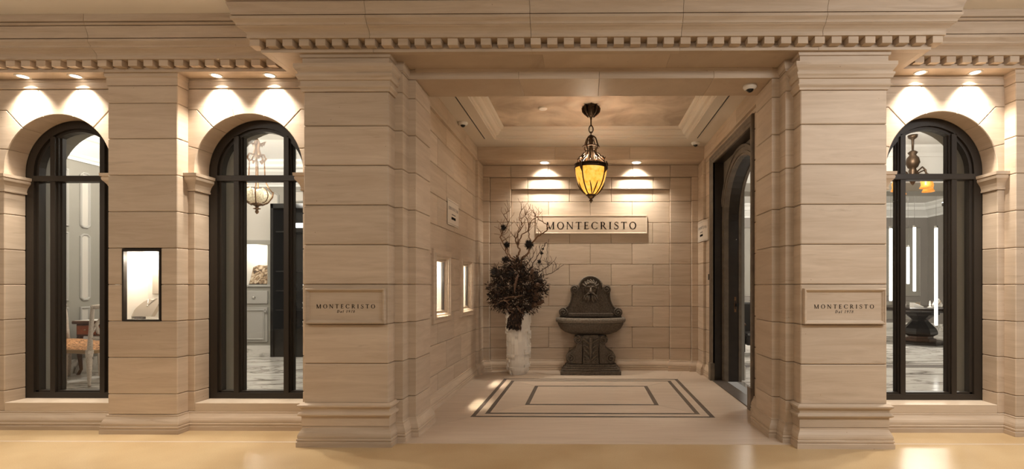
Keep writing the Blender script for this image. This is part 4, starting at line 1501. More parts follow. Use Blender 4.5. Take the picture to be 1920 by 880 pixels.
rng = random.Random(5)
NT, NZ = 22, 24
off = [[0.0] * NT for _ in range(NZ)]
for _ in range(240):
    i0, j0 = rng.randrange(NZ), rng.randrange(NT)
    hh, ww = (rng.randint(1, 2), rng.randint(2, 4)) if rng.random() < 0.55 else (rng.randint(2, 4), rng.randint(1, 2))
    o_ = rng.choice((0.0, 0.008, 0.015, 0.024))
    for i in range(i0, min(NZ, i0 + hh)):
        for j in range(j0, j0 + ww):
            off[i][j % NT] = o_
mb = MB()
zs_ = [0.003 + 0.867 * i / NZ for i in range(NZ + 1)]
for i in range(NZ):
    for j in range(NT):
        a0, a1 = 2 * math.pi * j / NT, 2 * math.pi * (j + 1) / NT
        r0, r1 = vr(zs_[i]) + off[i][j], vr(zs_[i + 1]) + off[i][j]
        P_ = lambda r, a, z: (VX + r * math.cos(a), VY + r * math.sin(a), z)
        mb.add([P_(r0, a0, zs_[i]), P_(r0, a1, zs_[i]), P_(r1, a1, zs_[i + 1]), P_(r1, a0, zs_[i + 1])], [(0, 1, 2, 3)])
        oj = off[i][(j + 1) % NT]
        if abs(oj - off[i][j]) > 1e-6:
            d_ = oj - off[i][j]
            mb.add([P_(r0, a1, zs_[i]), P_(r0 + d_, a1, zs_[i]), P_(r1 + d_, a1, zs_[i + 1]), P_(r1, a1, zs_[i + 1])], [(0, 1, 2, 3)])
        ou = off[i + 1][j] if i < NZ - 1 else -0.008
        if abs(ou - off[i][j]) > 1e-6:
            d_ = ou - off[i][j]
            mb.add([P_(r1, a0, zs_[i + 1]), P_(r1, a1, zs_[i + 1]), P_(r1 + d_, a1, zs_[i + 1]), P_(r1 + d_, a0, zs_[i + 1])], [(0, 1, 2, 3)])
mb.lathe([(vr(0), 0.003), (0.0, 0.003)], VX, VY, NT, cap=False)
vb = mb.build('body', 'vase_white', vase, fix=False)
bm = bmesh.new(); bm.from_mesh(vb.data); bmesh.ops.remove_doubles(bm, verts=bm.verts, dist=0.0002); bm.to_mesh(vb.data); bm.free()
MB().lathe([(0.150, 0.868), (0.135, 0.868), (0.130, 0.70), (0.0, 0.70)], VX, VY, NT, cap=False).build('inside', 'dried_black', vase)

# ------------------------------------------------------------------ dried arrangement
arr = thing('dried_arrangement', 'dark dried flower arrangement with contorted bare branches in the tall white vase', 'dried flowers', (VX, VY, 0.70))
rng = random.Random(21)


def branch(mat, ctl, r0, r1, twigs=0, tl=0.12, name='branch', wig=0.010):
    sp = spline([Vector(c) for c in ctl], 5)
    n = len(sp)
    pts = [p + Vector((rng.uniform(-wig, wig), rng.uniform(-wig, wig), rng.uniform(-wig, wig) * 0.4)) for p in sp]
    b = MB().tube([(VX + p.x, VY + p.y, p.z) for p in pts], [r0 + (r1 - r0) * i / (n - 1) for i in range(n)], 6).build(name, mat, arr, True)
    for _ in range(twigs):
        i = rng.randrange(n // 3, n - 1)
        d = Vector((rng.uniform(-1, 1), rng.uniform(-0.6, 0.6), rng.uniform(0.2, 1.2))).normalized()
        p = pts[i].copy()
        tp = [p.copy()]
        r = r0 + (r1 - r0) * i / (n - 1)
        for k in range(5):
            d = (d + Vector((rng.uniform(-0.5, 0.5), rng.uniform(-0.4, 0.4), rng.uniform(-0.2, 0.5)))).normalized()
            p = p + d * tl / 5
            tp.append(p.copy())
        MB().tube([(VX + q.x, VY + q.y, q.z) for q in tp], [max(0.0030, r * 0.66 * (1 - k / 7)) for k in range(6)], 5).build('twig', mat, b, True)
    return b


# tall contorted branches (x, y, z relative to the vase axis; z absolute)
branch('branch', [(0.06, 0.0, 1.00), (0.02, 0, 1.55), (-0.10, -0.01, 1.66), (-0.17, 0, 1.80), (-0.25, 0.01, 1.95), (-0.20, 0, 2.06), (-0.15, 0, 2.16), (-0.20, 0, 2.26), (-0.12, 0, 2.33)], 0.015, 0.004, 13, 0.17)
branch('branch', [(0.02, 0.02, 1.40), (-0.12, 0.02, 1.62), (-0.18, 0.02, 1.75), (-0.17, 0.03, 1.90), (-0.23, 0.02, 1.98), (-0.24, 0.02, 2.10), (-0.19, 0.02, 2.22)], 0.011, 0.003, 10, 0.15)
branch('branch', [(0.02, -0.02, 1.56), (0.0, -0.02, 1.68), (0.02, -0.02, 1.78), (-0.03, -0.02, 1.88), (0.0, -0.03, 2.0), (0.06, -0.02, 2.12), (0.02, -0.02, 2.24), (0.07, -0.02, 2.35)], 0.015, 0.004, 18, 0.18)
branch('branch', [(0.04, 0.0, 1.50), (0.05, 0.0, 1.64), (0.15, -0.01, 1.72), (0.18, 0, 1.84), (0.28, 0, 1.96), (0.40, 0.0, 2.04), (0.41, 0, 2.12), (0.30, 0, 2.20), (0.22, 0, 2.30), (0.20, 0, 2.34)], 0.017, 0.004, 8, 0.15)
branch('branch', [(0.0, -0.03, 1.85), (0.06, -0.03, 1.98), (0.14, -0.03, 2.04), (0.15, -0.03, 2.16), (0.10, -0.03, 2.26), (0.19, -0.03, 2.33)], 0.009, 0.003, 14, 0.15)
branch('branch', [(0.17, 0.0, 1.80), (0.16, 0.02, 1.95), (0.15, 0.02, 2.05), (0.19, 0.02, 2.18), (0.28, 0.0, 2.24), (0.33, 0, 2.31)], 0.008, 0.003, 11, 0.13)
branch('branch', [(0.34, 0.0, 2.00), (0.26, 0.0, 2.10), (0.25, 0.01, 2.18), (0.22, 0.02, 2.26)], 0.006, 0.003, 3, 0.10)
# fine dark twigs leaning out to the right and left
branch('branch_dark', [(0.10, 0, 1.40), (0.22, 0.0, 1.58), (0.30, 0, 1.72), (0.36, 0, 1.84)], 0.008, 0.003, 6, 0.12)
branch('branch_dark', [(0.15, 0, 1.38), (0.30, 0.0, 1.46), (0.42, 0, 1.53), (0.50, 0, 1.60)], 0.008, 0.003, 9, 0.14)
branch('branch_dark', [(0.18, 0, 1.34), (0.35, 0.0, 1.40), (0.48, 0, 1.44), (0.58, 0, 1.50)], 0.007, 0.003, 9, 0.13)
branch('branch_dark', [(0.05, 0, 1.5), (0.17, 0.0, 1.62), (0.24, 0, 1.74)], 0.007, 0.003, 6, 0.12)
branch('branch_dark', [(-0.10, 0, 1.30), (-0.28, 0.0, 1.46), (-0.36, 0, 1.52)], 0.007, 0.003, 6, 0.12)
branch('branch_dark', [(0.28, 0, 1.52), (0.33, 0.0, 1.70), (0.38, 0, 1.86), (0.42, 0, 1.84), (0.41, 0, 1.70), (0.42, 0, 1.50)], 0.005, 0.003, 1, 0.08)


def spiky(name, c, r, mat, n=70, seed=0):
    g = random.Random(seed)
    mb = MB()
    mb.ball(c, r * 0.55, 8, 6)
    for _ in range(n):
        d = Vector((g.gauss(0, 1), g.gauss(0, 1), g.gauss(0, 1))).normalized()
        a = d.orthogonal().normalized() * r * 0.075
        b = d.cross(a).normalized() * r * 0.075
        o = Vector(c) + d * r * 0.4
        e = Vector(c) + d * r * g.uniform(0.85, 1.15)
        mb.add([o + a, o - a * 0.5 + b * 0.87, o - a * 0.5 - b * 0.87, e], [(0, 1, 3), (1, 2, 3), (2, 0, 3)])
    return mb.build(name, mat, arr, fix=False)


for k, (dx, z, r) in enumerate(((-0.205, 2.085, 0.052), (-0.16, 1.84, 0.055), (0.155, 1.84, 0.082), (-0.18, 1.625, 0.065), (-0.12, 1.50, 0.06), (0.335, 1.72, 0.030), (0.30, 1.60, 0.034), (0.355, 1.78, 0.020))):
    spiky('thistle_head', (VX + dx, VY - 0.01, z), r, 'dried_black', 170, k)

# the dense dark mass of dried leaves
g = random.Random(77)
mb1, mb2 = MB(), MB()


def leaf(mb, c, d, L, W):
    d = d.normalized()
    s = d.orthogonal().normalized()
    s = (Matrix.Rotation(g.uniform(0, 6.28), 3, d) @ s)
    nrm = d.cross(s)
    p0 = Vector(c); p1 = p0 + d * L * 0.45 + s * W + nrm * W * 0.4; p2 = p0 + d * L * 0.5 - s * W + nrm * W * 0.4
    p3 = p0 + d * L + nrm * g.uniform(-0.5, 0.5) * W * 2
    pm = p0 + d * L * 0.5 - nrm * W * 0.3
    mb.add([p0, p1, p3, p2, pm], [(0, 1, 4), (1, 2, 4), (2, 3, 4), (3, 0, 4)])


clumps = [(-0.22, 1.05, 0.17), (-0.05, 1.05, 0.18), (0.14, 1.02, 0.17), (0.26, 1.14, 0.14), (-0.29, 1.22, 0.14), (-0.10, 1.26, 0.18), (0.12, 1.26, 0.18), (0.27, 1.30, 0.13),
          (-0.20, 1.40, 0.13), (0.0, 1.44, 0.16), (0.15, 1.44, 0.12), (-0.10, 1.55, 0.10), (0.03, 1.57, 0.09), (-0.30, 1.36, 0.07), (0.33, 1.22, 0.09), (-0.32, 1.10, 0.10)]
for cxx, cz, cr in clumps:
    for _ in range(int(17000 * cr ** 2)):
        d = Vector((g.gauss(0, 1), g.gauss(0, 1), g.gauss(0, 1))).normalized()
        rr = cr * g.uniform(0.35, 1.05)
        c = Vector((VX + cxx, VY - 0.06, cz)) + Vector((d.x, d.y * 0.85, d.z * 0.9)) * rr
        dd = d + Vector((g.uniform(-0.9, 0.9), g.uniform(-0.9, 0.9), g.uniform(-1.0, 0.7)))
        leaf(mb1 if g.random() < 0.70 else mb2, c, dd, g.uniform(0.025, 0.085), g.uniform(0.004, 0.011))
for _ in range(260):   # leaves hanging over the rim of the vase
    t_ = g.random()
    c = Vector((VX + g.uniform(-0.12, 0.05) + 0.04 * t_, VY - 0.17 - 0.02 * g.random(), 0.70 + 0.24 * t_))
    leaf(mb1 if g.random() < 0.75 else mb2, c, Vector((g.uniform(-0.5, 0.5), -0.25, -1)), g.uniform(0.05, 0.10), g.uniform(0.012, 0.024))
tag(mb1.build('dried_leaves', 'dried_brown', arr, fix=False), kind='stuff')
tag(mb2.build('dried_foliage', 'dried_tan', arr, fix=False), kind='stuff')
# banded seed cones on the right, bark pieces, knotted roots
for k in range(17):
    t_ = k / 16
    ang = -1.1 + 2.2 * g.random()
    cx_, cz_ = VX + 0.17 + 0.12 * g.random(), 0.93 + 0.48 * t_
    cy_ = VY - 0.16 + 0.10 * g.random()
    mb = MB()
    L_ = g.uniform(0.09, 0.14)
    prof = [(0.0, 0.0), (0.022, 0.010), (0.030, 0.03)]
    for q in range(4):
        prof += [(0.034, 0.035 + q * 0.02), (0.026, 0.046 + q * 0.02)]
    prof += [(0.014, 0.12), (0.0, 0.125)]
    mb.lathe(prof, 0, 0, 10, cap=False)
    o = mb.build('seed_cone', 'dried_tan' if k % 3 else 'dried_brown', arr, True, local=True)
    o.location = Vector((cx_, cy_, cz_)) - wl(arr)
    o.rotation_euler = (g.uniform(0.3, 1.0), ang, g.uniform(0, 6))
    o.scale = (L_ / 0.125,) * 3
for k in range(12):
    cx_, cz_ = VX - 0.34 + 0.30 * g.random(), 0.98 + 0.50 * g.random()
    spiky('seed_head', (cx_, VY - 0.14 + 0.05 * g.random(), cz_), g.uniform(0.05, 0.08), 'dried_black' if k % 2 else 'dried_brown', 55, 100 + k)
MB().tube([(VX - 0.02, VY - 0.22, 1.16), (VX - 0.01, VY - 0.235, 1.26), (VX + 0.015, VY - 0.225, 1.36), (VX + 0.03, VY - 0.20, 1.42)], [0.005, 0.018, 0.016, 0.004], 7).build('bark_strip', 'dried_tan', arr, True)
branch('dried_tan', [(-0.38, -0.10, 1.02), (-0.28, -0.16, 1.00), (-0.20, -0.20, 1.04), (-0.10, -0.24, 1.10), (0.0, -0.24, 1.10), (0.08, -0.23, 1.13)], 0.005, 0.011, 4, 0.09, name='root', wig=0.018)
branch('dried_tan', [(-0.16, -0.22, 1.06), (-0.10, -0.24, 1.00), (-0.10, -0.24, 0.93), (-0.04, -0.23, 0.88)], 0.011, 0.007, 3, 0.08, name='root', wig=0.018)
branch('dried_tan', [(0.02, -0.23, 0.98), (0.06, -0.22, 0.90), (0.10, -0.20, 0.86), (0.09, -0.20, 0.78)], 0.012, 0.006, 2, 0.08, name='root')

# ------------------------------------------------------------------ wall fountain
FX = 0.004
fo = thing('wall_fountain', 'dark carved stone wall fountain with lion mask and half-round basin', 'fountain', (FX, 7.0, 0))
# base
MB().prism([(-0.425 + FX, 6.775), (0.425 + FX, 6.775), (0.425 + FX, 7.195), (-0.425 + FX, 7.195)], 0.003, 0.055, 'z', 0.004).build('base_slab', 'fountain_stone', fo)
for i, (hw, z0, z1) in enumerate(((0.405, 0.055, 0.085), (0.378, 0.085, 0.112), (0.352, 0.112, 0.142))):
    MB().box(FX - hw, FX + hw, 6.795 + i * 0.018, 7.19, z0, z1, 0.008).build('base_step', 'fountain_stone', fo)
# pedestal core and side scrolls
MB().box(FX - 0.20, FX + 0.20, 6.95, 7.17, 0.142, 0.56).build('pedestal_core', 'fountain_stone', fo)
for s in (-1, 1):
    ctl = [(0.11, 0.535), (0.225, 0.535), (0.245, 0.50), (0.232, 0.455), (0.20, 0.43), (0.215, 0.375), (0.26, 0.335), (0.32, 0.30), (0.352, 0.25), (0.345, 0.185), (0.31, 0.147), (0.12, 0.142)]
    poly = [(FX + s * a, b) for a, b in ctl]
    if s > 0:
        poly = poly[::-1]
    MB().prism(poly, 6.86, 7.12, 'y', 0.010).build('scroll_bracket', 'fountain_stone', fo)

    def volute(cx, cz, r, turns, w, y, start, name, depth=0.02, mat='fountain_stone'):
        pts, rad = [], []
        n = int(22 * turns)
        for i in range(n + 1):
            t_ = i / n
            a = start + s * 2 * math.pi * turns * t_
            rr = r * (1 - 0.82 * t_)
            pts.append((FX + s * cx + rr * math.cos(a) * 1.0, y - 0.012 * t_, cz + rr * math.sin(a)))
            rad.append(w * (1 - 0.35 * t_))
        return MB().tube(pts, rad, 7).build(name, mat, fo, True)
    st = math.pi / 2
    volute(0.178, 0.485, 0.052, 1.6, 0.014, 6.855, st, 'pedestal_volute')
    volute(0.285, 0.225, 0.060, 1.6, 0.015, 6.855, st, 'pedestal_volute')
    # back-plate volutes
    d_ = MB().prism([(FX + s * 0.232 + 0.066 * math.cos(2 * math.pi * i / 20), 1.205 + 0.066 * math.sin(2 * math.pi * i / 20)) for i in range(20)], 7.085, 7.19, 'y', 0.004).build('volute_disc', 'fountain_stone', fo)
    volute(0.232, 1.205, 0.060, 1.7, 0.0125, 7.082, -math.pi / 2, 'upper_volute', mat='fountain_stone')
    MB().prism([(FX + s * 0.400 + 0.066 * math.cos(2 * math.pi * i / 20), 0.868 + 0.066 * math.sin(2 * math.pi * i / 20)) for i in range(20)], 7.075, 7.19, 'y', 0.004).build('volute_disc', 'fountain_stone', fo)
    volute(0.400, 0.868, 0.060, 1.7, 0.0125, 7.072, math.pi / 2, 'lower_volute', mat='fountain_stone')
    sp = spline([(0.272, 1.165), (0.275, 1.11), (0.290, 1.03), (0.325, 0.96), (0.362, 0.926)], 4)
    MB().tube([(FX + s * p.x, 7.088, p.y) for p in sp], 0.013, 6).build('edge_roll', 'fountain_stone', fo, True)
# centre acanthus block
MB().prism([(FX - 0.115, 0.142), (FX + 0.115, 0.142), (FX + 0.105, 0.33), (FX + 0.125, 0.52), (FX + 0.10, 0.555), (FX - 0.10, 0.555), (FX - 0.125, 0.52), (FX - 0.105, 0.33)][::1], 6.83, 7.0, 'y', 0.014).build('acanthus_block', 'fountain_stone', fo)
MB().tube([(FX, 6.835, 0.16), (FX, 6.812, 0.30), (FX, 6.818, 0.42), (FX, 6.80, 0.50), (FX, 6.79, 0.53)], [0.012, 0.020, 0.026, 0.030, 0.02], 8).build('acanthus_rib', 'fountain_stone', fo, True)
for s in (-1, 1):
    for k, (z, l) in enumerate(((0.20, 0.085), (0.275, 0.085), (0.35, 0.095), (0.425, 0.10))):
        pts = [(FX + s * 0.012, 6.822, z), (FX + s * l * 0.5, 6.812, z + 0.045), (FX + s * l * 0.95, 6.815, z + 0.075), (FX + s * l * 1.12, 6.825, z + 0.055)]
        MB().tube(pts, [0.010, 0.018, 0.017, 0.008], 6).build('acanthus_leaf', 'fountain_stone', fo, True)
    pts = [(FX + s * (0.070 + 0.036 * (1 - 0.8 * i / 20) * math.cos(-math.pi / 2 + s * 0 + 2 * math.pi * 1.3 * i / 20)), 6.822, 0.205 + 0.036 * (1 - 0.8 * i / 20) * math.sin(-math.pi / 2 + 2 * math.pi * 1.3 * i / 20)) for i in range(21)]
    MB().tube(pts, 0.011, 6).build('acanthus_curl', 'fountain_stone', fo, True)
# basin: half ellipse in plan
HWB, DPB, YB = 0.505, 0.33, 7.12


def half_loft(rows, n=26):
    """rows: (scale_x, scale_y, z); a half-round body with its flat side on the wall"""
    vs_, fs_ = [], []
    m = n + 1
    for sx, sy, z in rows:
        for i in range(m):
            a = math.pi + math.pi * i / n
            vs_.append((FX + HWB * sx * math.cos(a), YB + DPB * sy * math.sin(a), z))
    k = len(rows)
    for r in range(k - 1):
        for i in range(n):
            fs_.append((r * m + i, r * m + i + 1, (r + 1) * m + i + 1, (r + 1) * m + i))
    for r in range(k - 1):
        fs_.append((r * m, (r + 1) * m, (r + 1) * m + n, r * m + n))
    fs_.append(tuple(range(m))[::-1])
    fs_.append(tuple(range((k - 1) * m, k * m)))
    return MB().add(vs_, fs_)


half_loft([(0.42, 0.50, 0.545), (0.60, 0.66, 0.555), (0.76, 0.80, 0.585), (0.88, 0.90, 0.632), (0.945, 0.95, 0.685), (0.96, 0.965, 0.715), (0.95, 0.955, 0.722)]).build('basin', 'fountain_stone', fo, 'auto')


def half_ring(y_off, r_pts, name, mat):
    n = 30
    mb = MB()
    m = len(r_pts)
    vs_ = []
    for i in range(n + 1):
        a = math.pi + math.pi * i / n
        for o_, z in r_pts:
            vs_.append((FX + (HWB + o_) * math.cos(a), YB + (DPB + o_) * math.sin(a), z))
    fs_ = []
    for i in range(n):
        for j in range(m):
            j2 = (j + 1) % m
            fs_.append((i * m + j, (i + 1) * m + j, (i + 1) * m + j2, i * m + j2))
    fs_ += [tuple(range(m)), tuple(range(n * m, (n + 1) * m))[::-1]]
    mb.add(vs_, fs_)
    return mb.build(name, mat, fo, 'auto')


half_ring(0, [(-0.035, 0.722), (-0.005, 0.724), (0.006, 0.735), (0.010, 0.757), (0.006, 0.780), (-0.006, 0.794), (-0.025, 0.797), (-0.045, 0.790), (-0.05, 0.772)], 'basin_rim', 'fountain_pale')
half_loft([(0.90, 0.88, 0.752), (0.90, 0.88, 0.758)]).build('water', 'black_gloss', fo)
g = random.Random(3)
for k in range(6):
    MB().ball((FX - 0.09 + 0.03 * k + g.uniform(-0.01, 0.01), 6.93 + g.uniform(-0.02, 0.05), 0.767), 0.018, 7, 5, (1.2, 1, 0.7)).build('pebble', 'rust', fo, True)
# back plate
ctl_r = [(0.46, 0.79), (0.405, 0.93), (0.345, 0.945), (0.305, 1.00), (0.283, 1.08), (0.262, 1.15), (0.20, 1.165), (0.185, 1.22)]
arc = [(0.185 * math.cos(a), 1.215 + 0.185 * math.sin(a)) for a in [math.pi * i / 18 for i in range(1, 18)]]
poly = [(FX + a, b) for a, b in ctl_r] + [(FX + a, b) for a, b in arc] + [(FX - a, b) for a, b in ctl_r[::-1]]
MB().prism(poly, 7.10, 7.195, 'y', 0.005).build('back_plate', 'fountain_stone', fo)
MB().tube([(FX + 0.176 * math.cos(a), 7.094, 1.218 + 0.176 * math.sin(a)) for a in [math.pi * i / 24 for i in range(25)]], 0.014, 7).build('arch_moulding', 'fountain_pale', fo, True)
MB().tube([(FX + 0.150 * math.cos(a), 7.096, 1.215 + 0.150 * math.sin(a)) for a in [math.pi * i / 24 for i in range(25)]], 0.006, 6).build('arch_bead', 'fountain_stone', fo, True)
MB().box(FX - 0.33, FX + 0.33, 7.07, 7.11, 0.80, 0.855, 0.012).build('lower_ledge', 'fountain_stone', fo)
# lion mask
mk = bmesh.new()
bmesh.ops.create_uvsphere(mk, u_segments=36, v_segments=26, radius=1.0)
for v in mk.verts:
    x, y, z = v.co
    w = 0.094 * (1.0 + 0.06 * z - 0.24 * max(0, -z))
    X, Y, Z = x * w, y * 0.080, z * 0.118
    if y < 0:
        ax, az = X / 0.094, Z / 0.118
        Y -= 0.030 * math.exp(-(ax / 0.22) ** 2 - ((az + 0.12) / 0.34) ** 2)
        Y -= 0.020 * math.exp(-(ax / 0.42) ** 2 - ((az + 0.32) / 0.20) ** 2)
        Y -= 0.022 * math.exp(-(ax / 0.62) ** 2 - ((az - 0.46) / 0.15) ** 2)
        for s in (-1, 1):
            Y += 0.040 * math.exp(-((ax - s * 0.43) / 0.20) ** 2 - ((az - 0.14) / 0.15) ** 2)
            Y -= 0.018 * math.exp(-((ax - s * 0.55) / 0.20) ** 2 - ((az + 0.26) / 0.20) ** 2)
        Y += 0.050 * math.exp(-(ax / 0.20) ** 2 - ((az + 0.60) / 0.12) ** 2)
    v.co = (FX + X, 7.085 + Y, 1.200 + Z)
me = bpy.data.meshes.new('lion_mask')
off_ = wl(fo)
for v in mk.verts:
    v.co -= off_
mk.to_mesh(me); mk.free()
me.shade_smooth(); me.materials.append(M['fountain_stone'])
mf = link(bpy.data.objects.new('lion_mask', me), fo)
for s in (-1, 1):
    MB().ball((FX + s * 0.039, 7.026, 1.212), 0.0165, 12, 8).build('eye', 'fountain_stone', mf, True)
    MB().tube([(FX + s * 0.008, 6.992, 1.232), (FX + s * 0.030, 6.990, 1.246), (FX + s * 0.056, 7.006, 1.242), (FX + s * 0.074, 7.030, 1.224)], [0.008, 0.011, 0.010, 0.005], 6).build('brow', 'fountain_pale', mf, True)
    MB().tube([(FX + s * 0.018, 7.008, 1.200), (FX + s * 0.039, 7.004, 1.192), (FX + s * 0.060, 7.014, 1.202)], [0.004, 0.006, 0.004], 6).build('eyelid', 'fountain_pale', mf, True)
    MB().tube([(FX + s * 0.008, 6.972, 1.150), (FX + s * 0.036, 6.976, 1.146), (FX + s * 0.060, 6.998, 1.124), (FX + s * 0.078, 7.02, 1.095)], [0.009, 0.014, 0.012, 0.006], 7).build('moustache', 'fountain_stone', mf, True)
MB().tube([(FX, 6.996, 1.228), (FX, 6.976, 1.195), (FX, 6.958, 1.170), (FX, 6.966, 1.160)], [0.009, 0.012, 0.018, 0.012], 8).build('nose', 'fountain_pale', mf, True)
for row in range(3):
    n_l = 9 - row
    for i in range(n_l):
        t_ = (i + 0.5) / n_l
        a = math.pi * (0.10 + 0.80 * t_)
        ca, sa = math.cos(a), math.sin(a)
        r0 = 0.070 + 0.018 * row
        zc = 1.222
        pts = [(FX + r0 * ca, 7.005 + 0.014 * row, zc + r0 * 0.92 * sa), (FX + (r0 + 0.012) * ca + 0.006, 7.000 + 0.016 * row, zc + (r0 + 0.012) * 0.95 * sa), (FX + (r0 + 0.024) * ca - 0.004, 7.016 + 0.018 * row, zc + (r0 + 0.022) * 0.97 * sa)]
        MB().tube(pts, [0.007, 0.0125, 0.008], 6).build('mane_lock', 'fountain_pale' if row < 2 else 'fountain_stone', mf, True)
for s in (-1, 1):
    for k in range(5):
        xa_ = 0.094 - 0.004 * k
        pts = [(FX + s * xa_, 7.05, 1.235 - 0.026 * k), (FX + s * (xa_ + 0.016), 7.045, 1.222 - 0.026 * k), (FX + s * (xa_ + 0.014), 7.055, 1.205 - 0.026 * k)]
        MB().tube(pts, [0.008, 0.011, 0.006], 6).build('side_lock', 'fountain_stone', mf, True)
    for k in range(4):
        x0_ = 0.018 + 0.021 * k
        pts = [(FX + s * x0_, 7.012 + 0.010 * k, 1.120), (FX + s * (x0_ + 0.006), 7.004 + 0.010 * k, 1.080), (FX + s * (x0_ + 0.014), 7.014 + 0.010 * k, 1.040 + 0.008 * k), (FX + s * (x0_ + 0.028), 7.02 + 0.010 * k, 1.018 + 0.012 * k)]
        MB().tube(pts, [0.011, 0.013, 0.011, 0.005], 6).build('beard_lock', 'fountain_stone' if k % 2 else 'fountain_pale', mf, True)
MB().lathe([(0.013, 0.0), (0.013, 0.03), (0.009, 0.03), (0.009, 0.0)], 0, 0, 12, cap=False).build('spout', 'black', mf, True, local=True)
fo.location.y -= 0.058
sp_ = mf.children[-1]
sp_.location = Vector((FX, 6.985, 1.128)) - off_
sp_.rotation_euler = (R(75), 0, 0)

# ================================================================== SHOP INTERIORS
def arch_wall(name, bays, xa, xb, ztop, mat, hw=0.455):
    """plastered inner face of the shopfront with arched openings (Y 4.42 to 4.62)"""
    root = None
    edges = [xa] + [(bays[i] + bays[i + 1]) / 2 for i in range(len(bays) - 1)] + [xb]
    for i, xc in enumerate(bays):
        l, r_ = edges[i], edges[i + 1]
        loop = arch_loop(xc, hw, 0.232, SP_Z, hw, 24)
        poly = [(l, 0.232)] + loop + [(r_, 0.232), (r_, ztop), (l, ztop)]
        o = MB().prism(poly, 4.40, 4.60, 'y').build(name if root is None else 'wall_panel', mat, root)
        if root is None:
            root = struct(o, 'grey painted inner wall around the shop windows')
        MB().box(l, r_, 4.40, 4.60, 0.0, 0.231).build('wall_panel', mat, root)
    return root


def panel_frame(parent, kind, a0, a1, z0, z1, level, cut=0.0, mat_f='grey_panel', mat_p='cream_panel', sgn=1, field=True):
    """applied moulding frame on a wall; kind 'xz' faces -y at y=level, 'yz' faces +x (sgn -1) at x=level"""
    P = [(a0, z0), (a0, z1), (a1, z1), (a1, z0)]
    if cut > 0:
        P = [(a0, z0 + cut), (a0, z1 - cut), (a0 + cut, z1), (a1 - cut, z1), (a1, z1 - cut), (a1, z0 + cut), (a1 - cut, z0), (a0 + cut, z0)]
    prof = [(0, 0), (0, 0.010), (0.008, 0.020), (0.018, 0.020), (0.028, 0.010), (0.034, 0.008), (0.034, 0)]
    if sgn < 0:
        prof = [(p, -h) for p, h in prof]
    f = MB().sweep(prof, P, closed=True, plane=kind, level=level).build('panel_moulding', mat_f, parent)
    if field:
        q = offset_poly(P[::-1], 0.02)
        if kind == 'xz':
            MB().prism(q, level - 0.005, level + 0.002, 'y').build('panel_field', mat_p, f)
        else:
            MB().prism(q, level - 0.002, level + 0.005, 'x').build('panel_field', mat_p, f)


# ---- left shop
SL = (-7.42, -2.05, 4.62, 8.70)
arch_wall('wall_shop_left_front', [-4.68, -3.0], -7.42, -1.99, 3.62, 'grey_paint')
struct(MB().box(-7.6, -1.99, 4.42, 8.9, -0.05, 0.004).build('floor_shop_left', 'marble'), 'polished veined marble floor of the shop behind the left windows')
struct(MB().box(-7.6, -1.99, 4.45, 8.9, 3.50, 3.60).build('ceiling_shop_left', 'ceiling_white'), 'white ceiling of the shop behind the left windows')
ws = struct(MB().box(-7.6, -7.42, 4.42, 8.9, 0, 3.6).build('wall_shop_left_side', 'grey_paint'), 'grey panelled side wall of the left shop')
wk = struct(MB().box(-7.42, -1.99, 8.70, 8.9, 0, 3.6).build('wall_shop_left_back', 'grey_paint'), 'grey panelled back wall of the left shop')
struct(MB().box(-2.10, -2.03, 4.62, 8.70, 0, 3.6).build('wall_shop_left_inner', 'grey_paint'), 'inner partition of the left shop')
CR = [(-0.005, 3.06), (0.02, 3.06), (0.02, 3.10), (0.04, 3.12), (0.04, 3.16), (0.09, 3.22), (0.16, 3.30), (0.17, 3.34), (0.21, 3.36), (0.21, 3.42), (0.26, 3.46), (0.26, 3.50), (-0.005, 3.50)]
MB().sweep(CR, [(-7.42, 4.62), (-7.42, 8.70), (-2.10, 8.70)]).build('crown_moulding', 'ceiling_white', wk)
SK = [(-0.005, 0.0), (0.03, 0.0), (0.03, 0.17), (0.015, 0.20), (-0.005, 0.20)]
MB().sweep(SK, [(-7.42, 4.62), (-7.42, 8.70), (-2.10, 8.70)]).build('marble_skirting', 'marble', wk)
for a, b in ((4.75, 5.25), (5.38, 5.54), (5.68, 6.10), (6.22, 6.75), (6.90, 7.05), (7.20, 7.72), (7.86, 8.02), (8.14, 8.6)):
    cut = 0.04 if b - a < 0.3 else 0.0
    panel_frame(ws, 'yz', a, b, 2.10, 2.92, -7.42, cut, sgn=-1)
    panel_frame(ws, 'yz', a, b, 1.04, 2.02, -7.42, cut, sgn=-1)
    panel_frame(ws, 'yz', a, b, 0.30, 0.95, -7.42, sgn=-1)
for a, b in ((-7.2, -6.85), (-6.78, -6.45)):
    panel_frame(wk, 'xz', a, b, 1.0, 2.9, 8.70)
panel_frame(wk, 'xz', -5.50, -4.95, 2.78, 3.0, 8.70, 0.05)
panel_frame(wk, 'xz', -6.36, -5.66, 2.06, 2.96, 8.70, 0.05)
panel_frame(wk, 'xz', -3.9, -3.2, 1.0, 2.9, 8.70)
panel_frame(wk, 'xz', -3.1, -2.4, 1.0, 2.9, 8.70)
bulb('shop_left_lamp_a', (-6.0, 6.6, 3.2), 110, (1.0, 0.93, 0.84), 0.25)
bulb('shop_left_lamp_b', (-3.6, 6.6, 3.2), 80, (1.0, 0.93, 0.84), 0.25)

